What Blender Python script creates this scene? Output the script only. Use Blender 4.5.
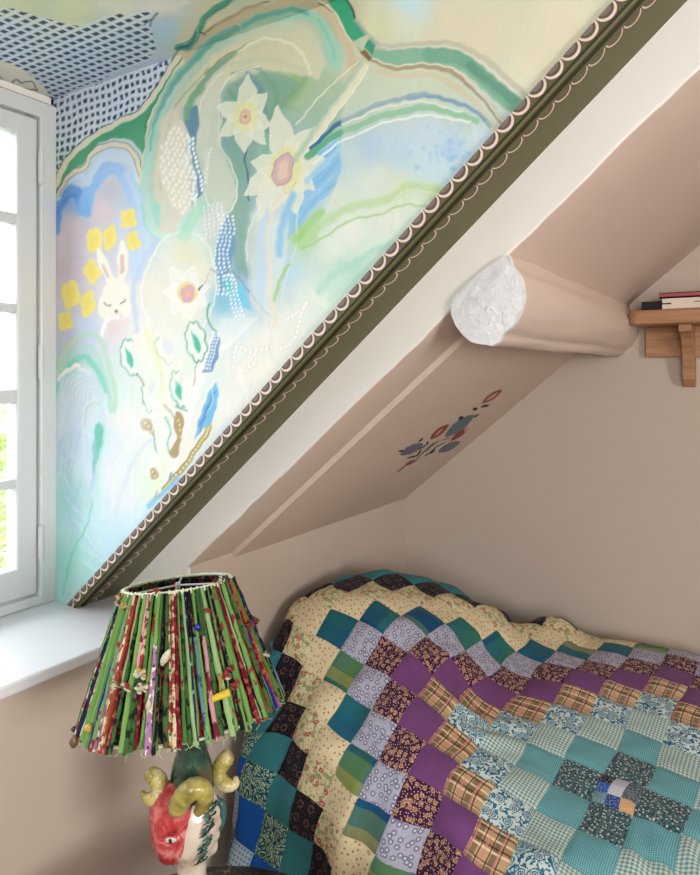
import bpy, math, random
import numpy as np
from mathutils import Vector, Matrix, noise
random.seed(7); np.random.seed(7)
for o in list(bpy.data.objects): bpy.data.objects.remove(o)
SC = bpy.context.scene; COL = SC.collection
H = 1.35                                    # eye height above the floor
# ---------------------------------------------------------------- camera
cam = bpy.data.cameras.new('camera'); co = bpy.data.objects.new('camera', cam); COL.objects.link(co)
co.location = (0, 0, H); co.rotation_euler = (math.radians(90), 0, math.atan2(.534, .845))
cam.sensor_fit = 'HORIZONTAL'; cam.sensor_width = 36; cam.lens = 680/700*36; cam.shift_y = -67.5/700
cam.clip_start = .02; SC.camera = co
# ---------------------------------------------------------------- world, lights, exposure
w = bpy.data.worlds.new('world'); SC.world = w; w.use_nodes = True
bg = w.node_tree.nodes['Background']; bg.inputs[0].default_value = (.86, .93, 1, 1); bg.inputs[1].default_value = 3.5
def area(name, loc, target, sx, sy, power, color, portal=False):
    l = bpy.data.lights.new(name, 'AREA'); l.shape = 'RECTANGLE'; l.size = sx; l.size_y = sy; l.energy = power; l.color = color
    o = bpy.data.objects.new(name, l); COL.objects.link(o); o.location = loc
    o.rotation_euler = (Vector(target)-Vector(loc)).to_track_quat('-Z', 'Y').to_euler()
    if portal: l.cycles.is_portal = True
    return o
area('sky_light_dormer', (-3.3, .3, H+2.0), (-1.2, .5, H-.1), 2.6, 2.2, 40, (.93, .97, 1))
area('portal_dormer', (-1.47, .3, H+.04), (0, .3, H+.04), 1.2, 1.1, 1, (1, 1, 1), True)
area('sky_light_side_window', (2.5, -.35, H+.0), (1.0, .1, H+.15), 1.0, 1.0, 46, (1, .93, .87))
area('added_fill_light_rear', (.75, -2.05, H+.35), (.1, -.8, H+.05), 1.3, 1.1, 30, (1, .98, .96))  # added fill from behind the camera, brightens rafter face and purlin end
area('portal_added_rear', (.75, -1.7, H+.1), (.75, 0, H+.1), 1.1, 1.0, 1, (1, 1, 1), True)
area('portal_side', (2.0, -.3, H+.1), (0, -.3, H+.1), 1.3, 1.0, 1, (1, 1, 1), True)
SC.view_settings.view_transform = 'Standard'; SC.view_settings.look = 'None'
SC.view_settings.gamma = 1; SC.view_settings.use_curve_mapping = False
SC.view_settings.exposure = 0.6
# ---------------------------------------------------------------- helpers
R_ = np.array([.845, .534, 0.]); F_ = np.array([-.534, .845, 0.]); U_ = np.array([0, 0, 1.])
def ray(px, py): return F_ + R_*(px-350)/680 + U_*(370-py)/680
def onY(px, py, Y):                         # point of the plane y=Y seen at a place in the photograph
    d = ray(px, py); p = d*(Y/d[1]); return p + U_*H
def onX(px, py, X):
    d = ray(px, py); p = d*(X/d[0]); return p + U_*H
def atv(px, py, v): return ray(px, py)*v + U_*H
def proj(P):
    P = np.asarray(P, float)-U_*H; v = P@F_; v = np.where(v < .05, .05, v)
    return 350+680*(P@R_)/v, 370-680*P[..., 2]/v
L0 = lambda X: .0348+.873*(X+.705)+H        # slope line on the dormer cheek
L2 = lambda X: .194+.853*(X+.363)+H         # slope of the plastered attic ceiling
def lin(c):
    c = np.asarray(c, float)/255; return np.where(c <= .04045, c/12.92, ((c+.055)/1.055)**2.4)
def rgba(c): return tuple(lin(c)[:3])+(1,)
class NT:
    def __init__(s, name, rough=.6, spec=.3):
        s.m = bpy.data.materials.new(name); s.m.use_nodes = True; s.t = s.m.node_tree
        s.b = s.t.nodes['Principled BSDF']; s.b.inputs['Roughness'].default_value = rough
        s.b.inputs['Specular IOR Level'].default_value = spec
    def n(s, kind, **k):
        n = s.t.nodes.new(kind)
        for a, v in k.items():
            if a.startswith('i_'): n.inputs[a[2:].replace('_', ' ')].default_value = v
            else: setattr(n, a, v)
        return n
    def l(s, a, b): s.t.links.new(a, b)
    def setin(s, sock, v):
        if isinstance(v, bpy.types.NodeSocket): s.l(v, sock)
        elif isinstance(v, (tuple, list)) and len(v) == 3 and sock.type == 'RGBA': sock.default_value = rgba(v)
        else: sock.default_value = v
    def math(s, op, a, b=0.0, c=0.0):
        n = s.n('ShaderNodeMath', operation=op)
        for k, v in enumerate((a, b, c)): s.setin(n.inputs[k], v)
        return n.outputs[0]
    def mix(s, f, a, b, mode='MIX'):
        n = s.n('ShaderNodeMix', data_type='RGBA', blend_type=mode)
        s.setin(n.inputs[0], f); s.setin(n.inputs[6], a); s.setin(n.inputs[7], b); return n.outputs[2]
    def noise(s, scale, vec=None, detail=3, rough=.5, dist=0):
        n = s.n('ShaderNodeTexNoise', i_Scale=scale, i_Detail=detail, i_Roughness=rough, i_Distortion=dist)
        if vec is not None: s.l(vec, n.inputs['Vector'])
        return n.outputs['Fac']
    def voro(s, scale, vec=None, rnd=1, out='Distance', feature='F1'):
        n = s.n('ShaderNodeTexVoronoi', voronoi_dimensions=getattr(s, 'dim', '3D'), i_Scale=scale, i_Randomness=rnd, feature=feature)
        if vec is not None: s.l(vec, n.inputs['Vector'])
        return n.outputs[out]
    def ramp(s, f, stops, interp='LINEAR'):
        n = s.n('ShaderNodeValToRGB'); r = n.color_ramp; r.interpolation = interp
        while len(r.elements) < len(stops): r.elements.new(.5)
        for e, (p, c) in zip(r.elements, stops): e.position = p; e.color = rgba(c)
        s.setin(n.inputs[0], f); return n.outputs[0]
    def step(s, f, a, b):                  # smooth 0..1 between a and b
        n = s.n('ShaderNodeMapRange'); s.setin(n.inputs[0], f); n.inputs[1].default_value = a; n.inputs[2].default_value = b
        return n.outputs[0]
    def obj(s): return s.n('ShaderNodeTexCoord').outputs['Object']
    def uv(s): return s.n('ShaderNodeTexCoord').outputs['UV']
    def col(s, c): s.setin(s.b.inputs['Base Color'], c)
    def bump(s, h, strength=.3, dist=.002):
        n = s.n('ShaderNodeBump', i_Strength=strength, i_Distance=dist); s.setin(n.inputs['Height'], h)
        s.l(n.outputs[0], s.b.inputs['Normal'])
def plain(name, c, rough=.6, spec=.3, var=.06, scale=18, bump=.0, bscale=60, metal=0):
    t = NT(name, rough, spec); o = t.obj(); n = t.noise(scale, o)
    c = np.array(c, float); t.col(t.mix(n, tuple(np.clip(c*(1-var), 0, 255)), tuple(np.clip(c*(1+var), 0, 255))))
    t.b.inputs['Metallic'].default_value = metal
    if bump: t.bump(t.noise(bscale, o, 4), bump, .003)
    return t.m
def wood(name, a, b, axis=0, scale=1.0, rough=.5):
    t = NT(name, rough, .35); o = t.obj(); mp = t.n('ShaderNodeMapping'); t.l(o, mp.inputs[0])
    sc = [26*scale]*3; sc[axis] = 2.2*scale; mp.inputs['Scale'].default_value = sc
    f = t.noise(1.6, mp.outputs[0], 6, .6, 1.2)
    t.col(t.ramp(f, [(.3, a), (.55, tuple((np.array(a)+np.array(b))/2)), (.72, b)])); t.bump(f, .15, .001)
    return t.m
def mesh_obj(name, V, Fc, mats=(), parent=None, smooth=False, mi=None):
    me = bpy.data.meshes.new(name); me.from_pydata([tuple(map(float, v)) for v in V], [], [tuple(int(i) for i in f) for f in Fc])
    for m in (mats if isinstance(mats, (list, tuple)) else [mats]): me.materials.append(m)
    if mi is not None: me.polygons.foreach_set('material_index', np.asarray(mi, dtype=np.int32))
    if smooth: me.polygons.foreach_set('use_smooth', [True]*len(me.polygons))
    me.validate(); me.update()
    o = bpy.data.objects.new(name, me); COL.objects.link(o)
    if parent: o.parent = parent; o.matrix_parent_inverse = Matrix.Translation(-parent.location)
    return o
class MB:
    def __init__(s): s.V = []; s.F = []; s.M = []
    def add(s, V, F, m=0):
        k = len(s.V); s.V += [tuple(map(float, v)) for v in V]; s.F += [[i+k for i in f] for f in F]; s.M += [m]*len(F); return s
    def box(s, x0, x1, y0, y1, z0, z1, m=0, bev=0):
        if bev:
            b = bev; V = []; 
            import itertools
            # chamfered box: 24 vertices
            bmv = bpy_box(x0, x1, y0, y1, z0, z1, b); return s.add(bmv[0], bmv[1], m)
        V = [(x, y, z) for z in (z0, z1) for y in (y0, y1) for x in (x0, x1)]
        return s.add(V, [(0, 2, 3, 1), (4, 5, 7, 6), (0, 1, 5, 4), (2, 6, 7, 3), (0, 4, 6, 2), (1, 3, 7, 5)], m)
    def prism(s, poly, off, m=0):
        n = len(poly); off = np.array(off, float); V = [np.array(p, float) for p in poly]; V += [p+off for p in V]
        F = [list(range(n))[::-1], list(range(n, 2*n))]+[[i, (i+1) % n, n+(i+1) % n, n+i] for i in range(n)]
        return s.add(V, F, m)
    def tube(s, pts, rad, seg=8, m=0, cap=True, flat=1.0):
        pts = [np.array(p, float) for p in pts]; n = len(pts)
        rad = rad if hasattr(rad, '__len__') else [rad]*n
        V = []; prev = None
        for i, p in enumerate(pts):
            t = pts[min(i+1, n-1)]-pts[max(i-1, 0)]; t /= np.linalg.norm(t)+1e-12
            if prev is None: a = np.cross(t, U_ if abs(t[2]) < .9 else R_)
            else: a = prev-t*(prev@t)
            a /= np.linalg.norm(a)+1e-12; prev = a; b = np.cross(t, a)
            for k in range(seg):
                q = 2*math.pi*k/seg; V.append(p+rad[i]*(a*math.cos(q)+b*flat*math.sin(q)))
        F = [[i*seg+k, i*seg+(k+1) % seg, (i+1)*seg+(k+1) % seg, (i+1)*seg+k] for i in range(n-1) for k in range(seg)]
        if cap: F += [list(range(seg))[::-1], [(n-1)*seg+k for k in range(seg)]]
        return s.add(V, F, m)
    def lathe(s, c, prof, seg=32, m=0, cap=True):
        V = [(c[0]+r*math.cos(2*math.pi*k/seg), c[1]+r*math.sin(2*math.pi*k/seg), c[2]+z) for r, z in prof for k in range(seg)]
        F = [[i*seg+k, i*seg+(k+1) % seg, (i+1)*seg+(k+1) % seg, (i+1)*seg+k] for i in range(len(prof)-1) for k in range(seg)]
        if cap: F += [list(range(seg))[::-1], [(len(prof)-1)*seg+k for k in range(seg)]]
        return s.add(V, F, m)
    def ball(s, c, rx, ry=None, rz=None, m=0, seg=16, rings=10, fn=None):
        ry = ry or rx; rz = rz or rx; V = []
        for i in range(rings+1):
            a = math.pi*i/rings
            for k in range(seg):
                b = 2*math.pi*k/seg; d = np.array((math.sin(a)*math.cos(b), math.sin(a)*math.sin(b), math.cos(a)))
                p = d*np.array((rx, ry, rz))
                if fn: p = fn(p, d)
                V.append(np.array(c)+p)
        F = [[i*seg+k, (i+1)*seg+k, (i+1)*seg+(k+1) % seg, i*seg+(k+1) % seg] for i in range(rings) for k in range(seg)]
        return s.add(V, F, m)
    def build(s, name, mats, parent=None, smooth=False, bevel=0, seg=2):
        o = mesh_obj(name, s.V, s.F, mats, parent, smooth, s.M)
        if bevel:
            md = o.modifiers.new('bevel', 'BEVEL'); md.width = bevel; md.segments = seg; md.limit_method = 'ANGLE'; md.angle_limit = .6
        if smooth:
            try: o.data.set_sharp_from_angle(angle=math.radians(50))
            except Exception: pass
        return o
def thing(name, loc, label, cat, group=None):
    o = bpy.data.objects.new(name, None); COL.objects.link(o); o.location = loc; o.empty_display_size = .1
    return tag(o, label, cat, group)
def tag(o, label, cat, group=None):
    o['label'] = label; o['category'] = cat
    if group: o['group'] = group
    return o
def struct(o): o['kind'] = 'structure'; return o
def spline(P, n=8):                         # Catmull-Rom through P
    P = np.array(P, float)
    if len(P) < 3: return P
    Q = np.vstack([2*P[0]-P[1], P, 2*P[-1]-P[-2]]); out = []
    for i in range(len(P)-1):
        a, b, c, d = Q[i:i+4]
        for t in np.linspace(0, 1, n, endpoint=False):
            out.append(.5*((2*b)+(c-a)*t+(2*a-5*b+4*c-d)*t*t+(3*b-a-3*c+d)*t**3))
    out.append(P[-1]); return np.array(out)
QG = [[[-1001,1461,-1227],[-985,1468,-1146],[-968,1473,-1064],[-950,1471,-982],[-931,1454,-901],[-914,1413,-829],[-908,1352,-770],[-909,1293,-716],[-894,1368,-728],[-893,1444,-760],[-918,1515,-793],[-970,1570,-824],[-1023,1624,-853],[-1056,1692,-883],[-1060,1767,-914],[-1060,1843,-944],[-1060,1920,-974],[-1060,1996,-1003]],[[-1024,1382,-1218],[-1015,1392,-1137],[-1009,1403,-1057],[-1006,1412,-976],[-1004,1417,-896],[-994,1408,-816],[-983,1369,-745],[-989,1310,-693],[-971,1384,-701],[-949,1460,-703],[-945,1537,-718],[-992,1592,-748],[-1038,1651,-776],[-1059,1723,-806],[-1060,1797,-837],[-1060,1872,-868],[-1060,1948,-897],[-1060,2025,-926]],[[-1046,1303,-1206],[-1043,1316,-1126],[-1042,1329,-1046],[-1045,1341,-968],[-1053,1352,-890],[-1060,1360,-813],[-1061,1363,-737],[-1069,1329,-673],[-1045,1407,-674],[-1010,1478,-652],[-979,1550,-642],[-1012,1614,-671],[-1037,1681,-699],[-1044,1753,-731],[-1045,1826,-762],[-1048,1900,-791],[-1054,1975,-820],[-1060,2051,-849]],[[-1060,1222,-1189],[-1060,1238,-1109],[-1060,1251,-1029],[-1061,1263,-951],[-1061,1272,-875],[-1060,1278,-800],[-1055,1285,-721],[-1027,1314,-641],[-1056,1388,-603],[-1041,1483,-583],[-1010,1571,-569],[-1002,1641,-594],[-999,1708,-630],[-1000,1777,-665],[-1006,1849,-694],[-1013,1924,-721],[-1020,1998,-749],[-1022,2071,-782]],[[-1051,1144,-1168],[-1057,1160,-1087],[-1060,1175,-1004],[-1062,1188,-920],[-1044,1191,-853],[-1007,1215,-804],[-983,1280,-719],[-968,1297,-650],[-981,1367,-605],[-984,1443,-575],[-967,1531,-567],[-932,1638,-556],[-929,1715,-586],[-934,1788,-618],[-942,1864,-645],[-948,1940,-674],[-949,2011,-710],[-946,2071,-762]],[[-1003,1082,-1149],[-998,1110,-1071],[-989,1142,-995],[-986,1158,-914],[-959,1184,-847],[-934,1214,-778],[-914,1247,-725],[-907,1304,-670],[-903,1371,-620],[-900,1442,-582],[-894,1521,-565],[-886,1605,-568],[-847,1710,-577],[-854,1787,-607],[-863,1864,-634],[-867,1940,-666],[-868,2008,-711],[-867,2070,-764]],[[-927,1055,-1143],[-920,1093,-1071],[-911,1128,-999],[-902,1151,-920],[-881,1169,-845],[-859,1183,-772],[-838,1228,-714],[-841,1294,-685],[-829,1364,-636],[-821,1436,-593],[-815,1516,-583],[-806,1598,-584],[-804,1680,-593],[-774,1776,-616],[-786,1853,-647],[-793,1923,-690],[-797,1986,-743],[-799,2048,-797]],[[-846,1054,-1145],[-840,1092,-1072],[-834,1127,-996],[-826,1127,-916],[-806,1141,-839],[-785,1147,-772],[-769,1216,-738],[-765,1280,-690],[-756,1349,-649],[-750,1426,-619],[-739,1510,-609],[-729,1592,-612],[-730,1673,-608],[-718,1754,-631],[-718,1831,-675],[-731,1895,-729],[-736,1956,-785],[-738,2018,-839]],[[-765,1054,-1149],[-761,1077,-1069],[-764,1096,-985],[-752,1098,-915],[-727,1103,-850],[-705,1134,-781],[-699,1194,-740],[-690,1262,-694],[-682,1339,-666],[-680,1421,-648],[-670,1504,-647],[-664,1588,-653],[-652,1671,-652],[-650,1755,-649],[-642,1840,-681],[-658,1885,-750],[-663,1939,-812],[-664,2002,-864]],[[-688,1035,-1153],[-685,1049,-1073],[-684,1062,-993],[-675,1072,-915],[-649,1086,-846],[-630,1108,-780],[-625,1175,-739],[-617,1251,-707],[-615,1333,-704],[-620,1414,-687],[-614,1498,-698],[-611,1581,-704],[-612,1665,-709],[-587,1745,-704],[-594,1820,-699],[-583,1890,-745],[-585,1948,-802],[-584,2011,-854]],[[-614,1000,-1155],[-610,1015,-1075],[-604,1034,-998],[-592,1056,-923],[-572,1076,-851],[-550,1099,-780],[-552,1167,-742],[-545,1248,-736],[-547,1329,-730],[-560,1407,-740],[-556,1489,-734],[-540,1571,-739],[-544,1651,-729],[-528,1729,-718],[-522,1815,-714],[-508,1900,-723],[-516,1968,-771],[-512,2032,-823]],[[-541,960,-1153],[-534,981,-1074],[-525,1006,-997],[-511,1039,-922],[-497,1075,-844],[-474,1086,-777],[-483,1160,-756],[-471,1245,-755],[-469,1328,-755],[-476,1409,-756],[-472,1487,-748],[-464,1566,-735],[-468,1645,-723],[-448,1727,-724],[-452,1807,-731],[-437,1891,-732],[-442,1971,-756],[-439,2046,-790]],[[-467,923,-1150],[-459,947,-1072],[-449,973,-995],[-438,1002,-920],[-425,1034,-849],[-404,1081,-790],[-404,1159,-775],[-399,1240,-769],[-396,1321,-766],[-397,1401,-756],[-392,1481,-743],[-387,1561,-738],[-384,1641,-721],[-378,1721,-726],[-368,1804,-726],[-366,1884,-731],[-371,1966,-741],[-360,2043,-770]],[[-392,888,-1146],[-383,914,-1069],[-374,941,-992],[-363,970,-916],[-349,1006,-843],[-333,1064,-783],[-331,1146,-785],[-325,1228,-773],[-323,1311,-768],[-318,1392,-756],[-310,1474,-751],[-310,1554,-742],[-307,1635,-732],[-302,1716,-730],[-291,1798,-727],[-286,1881,-730],[-286,1963,-735],[-280,2038,-767]],[[-316,856,-1144],[-307,884,-1068],[-296,914,-992],[-284,947,-917],[-270,990,-849],[-258,1053,-798],[-258,1132,-776],[-249,1216,-773],[-251,1298,-762],[-236,1382,-759],[-237,1464,-756],[-235,1546,-745],[-231,1628,-736],[-221,1710,-728],[-216,1791,-728],[-210,1873,-725],[-205,1955,-736],[-199,2032,-765]],[[-239,826,-1142],[-228,859,-1068],[-217,894,-994],[-204,934,-924],[-190,984,-861],[-180,1049,-812],[-177,1124,-781],[-179,1204,-768],[-173,1287,-763],[-165,1369,-760],[-165,1452,-758],[-161,1535,-746],[-158,1617,-734],[-143,1700,-733],[-136,1783,-735],[-130,1865,-738],[-124,1946,-747],[-117,2027,-762]],[[-161,799,-1140],[-149,839,-1070],[-136,880,-1000],[-123,927,-934],[-110,982,-875],[-101,1048,-827],[-97,1122,-792],[-96,1201,-772],[-91,1282,-764],[-85,1365,-760],[-83,1447,-757],[-79,1529,-751],[-74,1611,-745],[-64,1693,-745],[-56,1775,-748],[-49,1857,-752],[-43,1939,-757],[-36,2020,-764]],[[-81,776,-1139],[-68,823,-1074],[-55,872,-1009],[-42,924,-947],[-30,982,-891],[-21,1048,-843],[-16,1120,-805],[-13,1198,-780],[-9,1278,-766],[-4,1360,-760],[-1,1442,-757],[3,1524,-756],[8,1605,-756],[16,1687,-758],[24,1769,-760],[31,1850,-763],[38,1932,-766],[45,2014,-768]],[[-1,756,-1138],[12,810,-1078],[26,864,-1019],[39,921,-961],[50,982,-907],[59,1048,-858],[65,1118,-817],[69,1194,-787],[73,1274,-769],[77,1355,-761],[81,1437,-759],[85,1518,-761],[90,1600,-765],[97,1681,-769],[105,1762,-772],[112,1844,-773],[120,1925,-774],[127,2007,-774]],[[79,736,-1137],[93,797,-1083],[107,858,-1029],[119,919,-976],[130,982,-923],[139,1048,-874],[146,1117,-829],[151,1191,-795],[155,1270,-773],[159,1351,-762],[163,1432,-761],[167,1513,-766],[172,1594,-773],[179,1674,-779],[186,1755,-782],[194,1837,-782],[201,1918,-781],[208,2000,-779]]]
# ================================================================ the mural (paint laid on the wall in the wall's own plane)
class Paint:
    def __init__(s, x, y):
        s.x = x; s.y = y; s.c = np.zeros((len(x), 3))
    def seeds(s, L, p=3.2):
        L = np.array(L, float); acc = np.zeros_like(s.c); W = np.zeros(len(s.x))
        for a in L:
            wgt = 1/((s.x-a[0])**2+(s.y-a[1])**2+30)**(p/2); acc += wgt[:, None]*a[2:5]; W += wgt
        s.c = acc/W[:, None]
    def near(s, P, m):
        return np.where((s.x > P[:, 0].min()-m) & (s.x < P[:, 0].max()+m) & (s.y > P[:, 1].min()-m) & (s.y < P[:, 1].max()+m))[0]
    def dist(s, P, idx):
        x = s.x[idx]; y = s.y[idx]; D = np.full(len(idx), 1e9); T = np.zeros(len(idx))
        for k in range(len(P)-1):
            a = P[k]; d = P[k+1]-a; L = d@d+1e-9
            t = np.clip(((x-a[0])*d[0]+(y-a[1])*d[1])/L, 0, 1)
            q = (x-a[0]-t*d[0])**2+(y-a[1]-t*d[1])**2; b = q < D; D[b] = q[b]; T[b] = (k+t[b])/(len(P)-1)
        return np.sqrt(D), T
    def put(s, idx, a, c): s.c[idx] += a[:, None]*(np.array(c, float)-s.c[idx])
    def S(s, P, w, c, al=1, soft=.9, taper=0, c2=None):
        P = spline(P, 7); i = s.near(P, w+3)
        if not len(i): return
        d, t = s.dist(P, i); ww = w/2*(1-taper*np.abs(2*t-1)**2)
        a = np.clip((ww-d)/soft+.5, 0, 1)*al
        if c2 is not None:
            cc = np.array(c, float)*(1-t[:, None])+np.array(c2, float)*t[:, None]; s.c[i] += a[:, None]*(cc-s.c[i])
        else: s.put(i, a, c)
    def inside(s, P, i):
        x = s.x[i]; y = s.y[i]; r = np.zeros(len(i), bool); n = len(P)
        for k in range(n):
            x0, y0 = P[k]; x1, y1 = P[(k+1) % n]
            if y0 == y1: continue
            c = ((y0 > y) != (y1 > y)) & (x < (x1-x0)*(y-y0)/(y1-y0)+x0); r ^= c
        return r
    def A(s, P, c, al=1, soft=1.0, sm=False, line=None, lw=.8):
        P = np.array(P, float)
        if sm: P = spline(np.vstack([P, P[:1]]), 6)[:-1]
        i = s.near(P, soft+2)
        if not len(i): return
        ins = s.inside(P, i); d, _ = s.dist(np.vstack([P, P[:1]]), i); sd = np.where(ins, d, -d)
        s.put(i, np.clip(sd/soft+.5, 0, 1)*al, c)
        if line is not None: s.put(i, np.clip((lw/2-d)/.7+.5, 0, 1), line)
    def dot(s, x, y, r, c, al=1, ry=None, ang=0, soft=.8):
        ry = ry or r; m = max(r, ry)+2; i = np.where((abs(s.x-x) < m) & (abs(s.y-y) < m))[0]
        if not len(i): return
        ca, sa = math.cos(ang), math.sin(ang); dx = s.x[i]-x; dy = s.y[i]-y
        u = (dx*ca+dy*sa)/r; v = (-dx*sa+dy*ca)/ry; q = (1-np.hypot(u, v))*min(r, ry)
        s.put(i, np.clip(q/soft+.5, 0, 1)*al, c)
def flower(p, cx, cy, R, petals, c, edge, al=.9, w=.34):
    for a, k in petals:
        a = math.radians(a); r = R*k; d = np.array((math.cos(a), -math.sin(a))); n = np.array((-d[1], d[0])); o = np.array((cx, cy))
        P = [o, o+d*r*.35+n*R*w, o+d*r*.7+n*R*w*.7, o+d*r, o+d*r*.7-n*R*w*.7, o+d*r*.35-n*R*w]
        p.A(P, c, al, 1.2, line=edge, lw=.7)
def mural(x, y, X, Y, ceil):
    xo, yo = x, y
    x = x+.9*np.sin(y*.11+x*.05)+.5*np.sin(y*.37-x*.21); y = y+.9*np.sin(x*.13-y*.04+1)+.5*np.sin(x*.41+y*.17)
    p = Paint(x, y)
    p.seeds([(60,110,185,200,226),(120,100,185,200,226),(165,70,185,200,226),(10,40,176,200,222),(80,50,170,198,224),(130,40,168,198,226),(165,30,172,203,230),
     (20,3,214,222,180),(75,12,222,228,180),(120,5,226,230,205),(160,5,232,228,214),(215,15,216,208,172),(190,40,214,206,170),
     (260,5,200,205,180),(300,2,200,190,160),(400,20,216,220,196),(410,5,196,222,232),(450,20,222,210,178),(480,40,220,206,176),(440,45,218,208,178),(560,20,224,214,182),(540,60,222,212,180),(520,85,218,214,186),(380,25,214,214,170),
     (60,170,70,150,110),(85,185,190,205,228),(110,165,200,214,228),(75,200,120,165,222),(110,190,190,185,200),(100,210,212,190,195),(70,230,208,188,196),(65,270,198,180,190),(80,300,205,190,205),(95,250,205,195,212),(130,220,200,205,230),(145,240,195,215,232),(140,200,165,200,225),(150,180,150,210,200),
     (70,340,190,190,210),(90,330,190,205,232),(110,330,226,214,214),(120,300,232,228,222),(65,375,140,205,188),(90,385,175,222,210),(75,400,205,222,232),(75,440,190,214,232),(95,430,205,225,240),(110,400,215,235,225),(125,420,235,232,230),(110,470,222,232,240),(60,500,160,215,212),(80,500,176,216,220),(100,510,196,228,236),(125,500,225,230,238),(70,560,150,215,205),(85,570,170,225,218),(110,550,188,226,240),(140,520,205,230,240),(150,490,222,236,214),(165,470,238,236,228),
     (165,160,205,205,180),(180,190,218,212,188),(165,230,205,225,215),(190,240,210,230,215),(175,260,226,226,210),(160,290,232,226,208),(200,270,232,228,205),(190,310,236,232,214),(150,340,236,230,218),(170,370,232,234,214),(200,360,226,234,220),(215,380,220,232,226),(160,410,232,234,216),(190,420,232,232,222),(200,450,236,232,224),(225,400,232,232,228),(240,370,236,232,224),
     (200,60,196,200,172),(230,50,190,205,180),(280,25,170,205,185),(260,50,200,205,175),(300,45,208,208,178),(325,55,160,200,178),(290,65,205,202,168),(340,20,190,172,140),
     (235,120,105,150,135),(250,90,110,150,135),(275,90,125,165,135),(295,85,150,180,115),(265,130,120,160,145),(245,160,125,165,155),(240,200,130,170,165),(245,240,130,165,170),(240,270,125,165,185),(250,290,150,185,215),
     (330,85,160,185,155),(320,110,145,178,152),(350,70,200,198,170),(360,90,175,192,165),(380,85,182,196,168),(400,80,186,198,170),(440,85,184,198,166),(330,130,140,175,150),(350,115,170,190,170),
     (305,160,165,200,225),(320,155,130,185,225),(310,175,135,190,225),(350,150,168,196,215),(400,150,160,196,226),(370,145,150,185,222),(430,140,172,202,228),(450,150,150,190,230),(480,140,180,208,228),(470,120,170,196,190),(430,165,170,205,228),(445,175,165,205,220),
     (300,190,195,215,225),(290,210,140,185,220),(275,230,190,214,226),(280,270,170,205,232),(265,290,180,200,230),(310,210,175,205,205),(305,235,168,205,150),(340,200,200,214,195),(380,180,205,215,205),(400,195,200,215,175),(430,195,190,215,170),(420,215,205,225,210),(350,230,222,226,212),(390,220,218,222,205),(330,250,214,222,210),(370,250,198,222,205),(350,265,172,212,196),(330,280,190,220,205),(400,240,196,222,205),
     (310,300,216,226,215),(290,320,226,230,218),(270,340,234,230,216),(260,370,236,232,218),(240,350,228,232,226),(230,330,205,222,232),(225,300,120,185,210),(330,310,214,226,210),(300,350,226,230,216),(275,380,232,232,220),(240,410,234,232,222),(215,440,230,228,214)])
    r = np.random.RandomState(3)
    # loose brush texture, long strokes following the swirl
    for k in range(420):
        a = r.uniform(0, 1); cx = r.uniform(60, 560); cy = r.uniform(5, 590)
        ang = -.5+cx/260+r.normal(0, .3)+(1.2 if cy > 300 else .2); L = r.uniform(10, 26)
        i = np.argmin((p.x-cx)**2+(p.y-cy)**2) if k % 1 == 0 else 0
        if abs(p.x[i]-cx) > 4: continue
        c = np.clip(p.c[i]+r.normal(0, 9)+np.array((r.normal(0, 3), 0, r.normal(0, 6))), 0, 255)
        d = np.array((math.cos(ang), math.sin(ang)))*L; m = np.array((cx, cy)); b = np.array((-d[1], d[0]))*.15
        p.S([m-d, m+b, m+d], r.uniform(2, 6), c, .35, 2.5, .6)
    S, A, D = p.S, p.A, p.dot
    cr = (224, 216, 184); wh = (238, 238, 226)
    if True:
        # cloud blue and arches at the left
        S([(54,228),(58,208),(70,192),(81,196),(84,207)], 13, (76,140,218), .95, 3); S([(85,210),(91,187),(108,169),(124,175),(133,197),(137,230),(136,275)], 14, (112,170,232), .95, 3, 0, (190,208,240))
        S([(56,198),(65,184),(79,175),(87,182),(95,166),(112,153),(128,157),(138,178)], 6, (192,212,236), .9, 2); S([(57,214),(66,199),(76,196)], 3, (50,112,196), .6, 2)
        S([(140,262),(142,235),(137,195),(127,172)], 6, (190,212,238), .8, 4)
        S([(57,199),(64,180),(76,170),(84,168),(92,155),(106,146),(122,145),(133,156),(141,180)], 5, (206,216,226), .9, 3)
        # green band, cream lines
        A([(54,192),(62,174),(72,158),(86,147),(100,136),(115,127),(128,121),(138,119),(148,108),(162,84),(181,55),(184,56),(168,84),(154,110),(147,132),(143,156),(139,150),(133,142),(124,137),(112,138),(101,143),(91,153),(83,162),(72,169),(60,186),(55,200)], (52,146,100), 1, 1.2)
        S([(146,128),(154,108),(168,82)], 3, (40,110,84), .7)
        S([(55,186),(64,167),(74,153),(88,142),(104,131),(120,120.5),(136,116),(147,104),(158,87),(172,67),(184,50)], 5, cr, 1, 1); S([(54,181),(62,163),(72,149.5),(86,138.5),(103,127),(120,117),(136,112.5),(145,101),(156,84),(170,63),(182,47)], 1.1, (45,60,70))
        S([(57,196),(64,182),(74,171),(84,166),(92,154),(106,146),(122,144),(133,154),(141,172)], 3.4, (222,206,172), 1, .9)
        S([(56,193),(63,180),(73,169),(83,164),(91,152),(106,143),(123,141),(135,151),(142,168)], .8, (90,85,80), .9); S([(58,198),(65,185),(75,173),(85,169),(93,157),(107,149),(122,147),(132,157),(140,176)], .8, (110,100,95), .8)
        # right edge of the arches: dark line and mint field
        S([(141,185),(144,155),(150,122),(160,97),(174,73),(188,54)], 2.6, (226,216,176)); S([(143,170),(148,135),(156,112),(168,90),(180,72)], .8, (90,80,60))
        A([(142,185),(145,150),(155,118),(164,108),(158,140),(155,180),(162,215),(160,235),(150,226),(143,210)], (140,214,196), .8, 4)
        S([(142,205),(146,222),(156,236)], 4, (110,205,180), .6, 4); S([(158,200),(156,165),(163,130),(176,100)], 2.5, (205,224,225), .8, 2)
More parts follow.
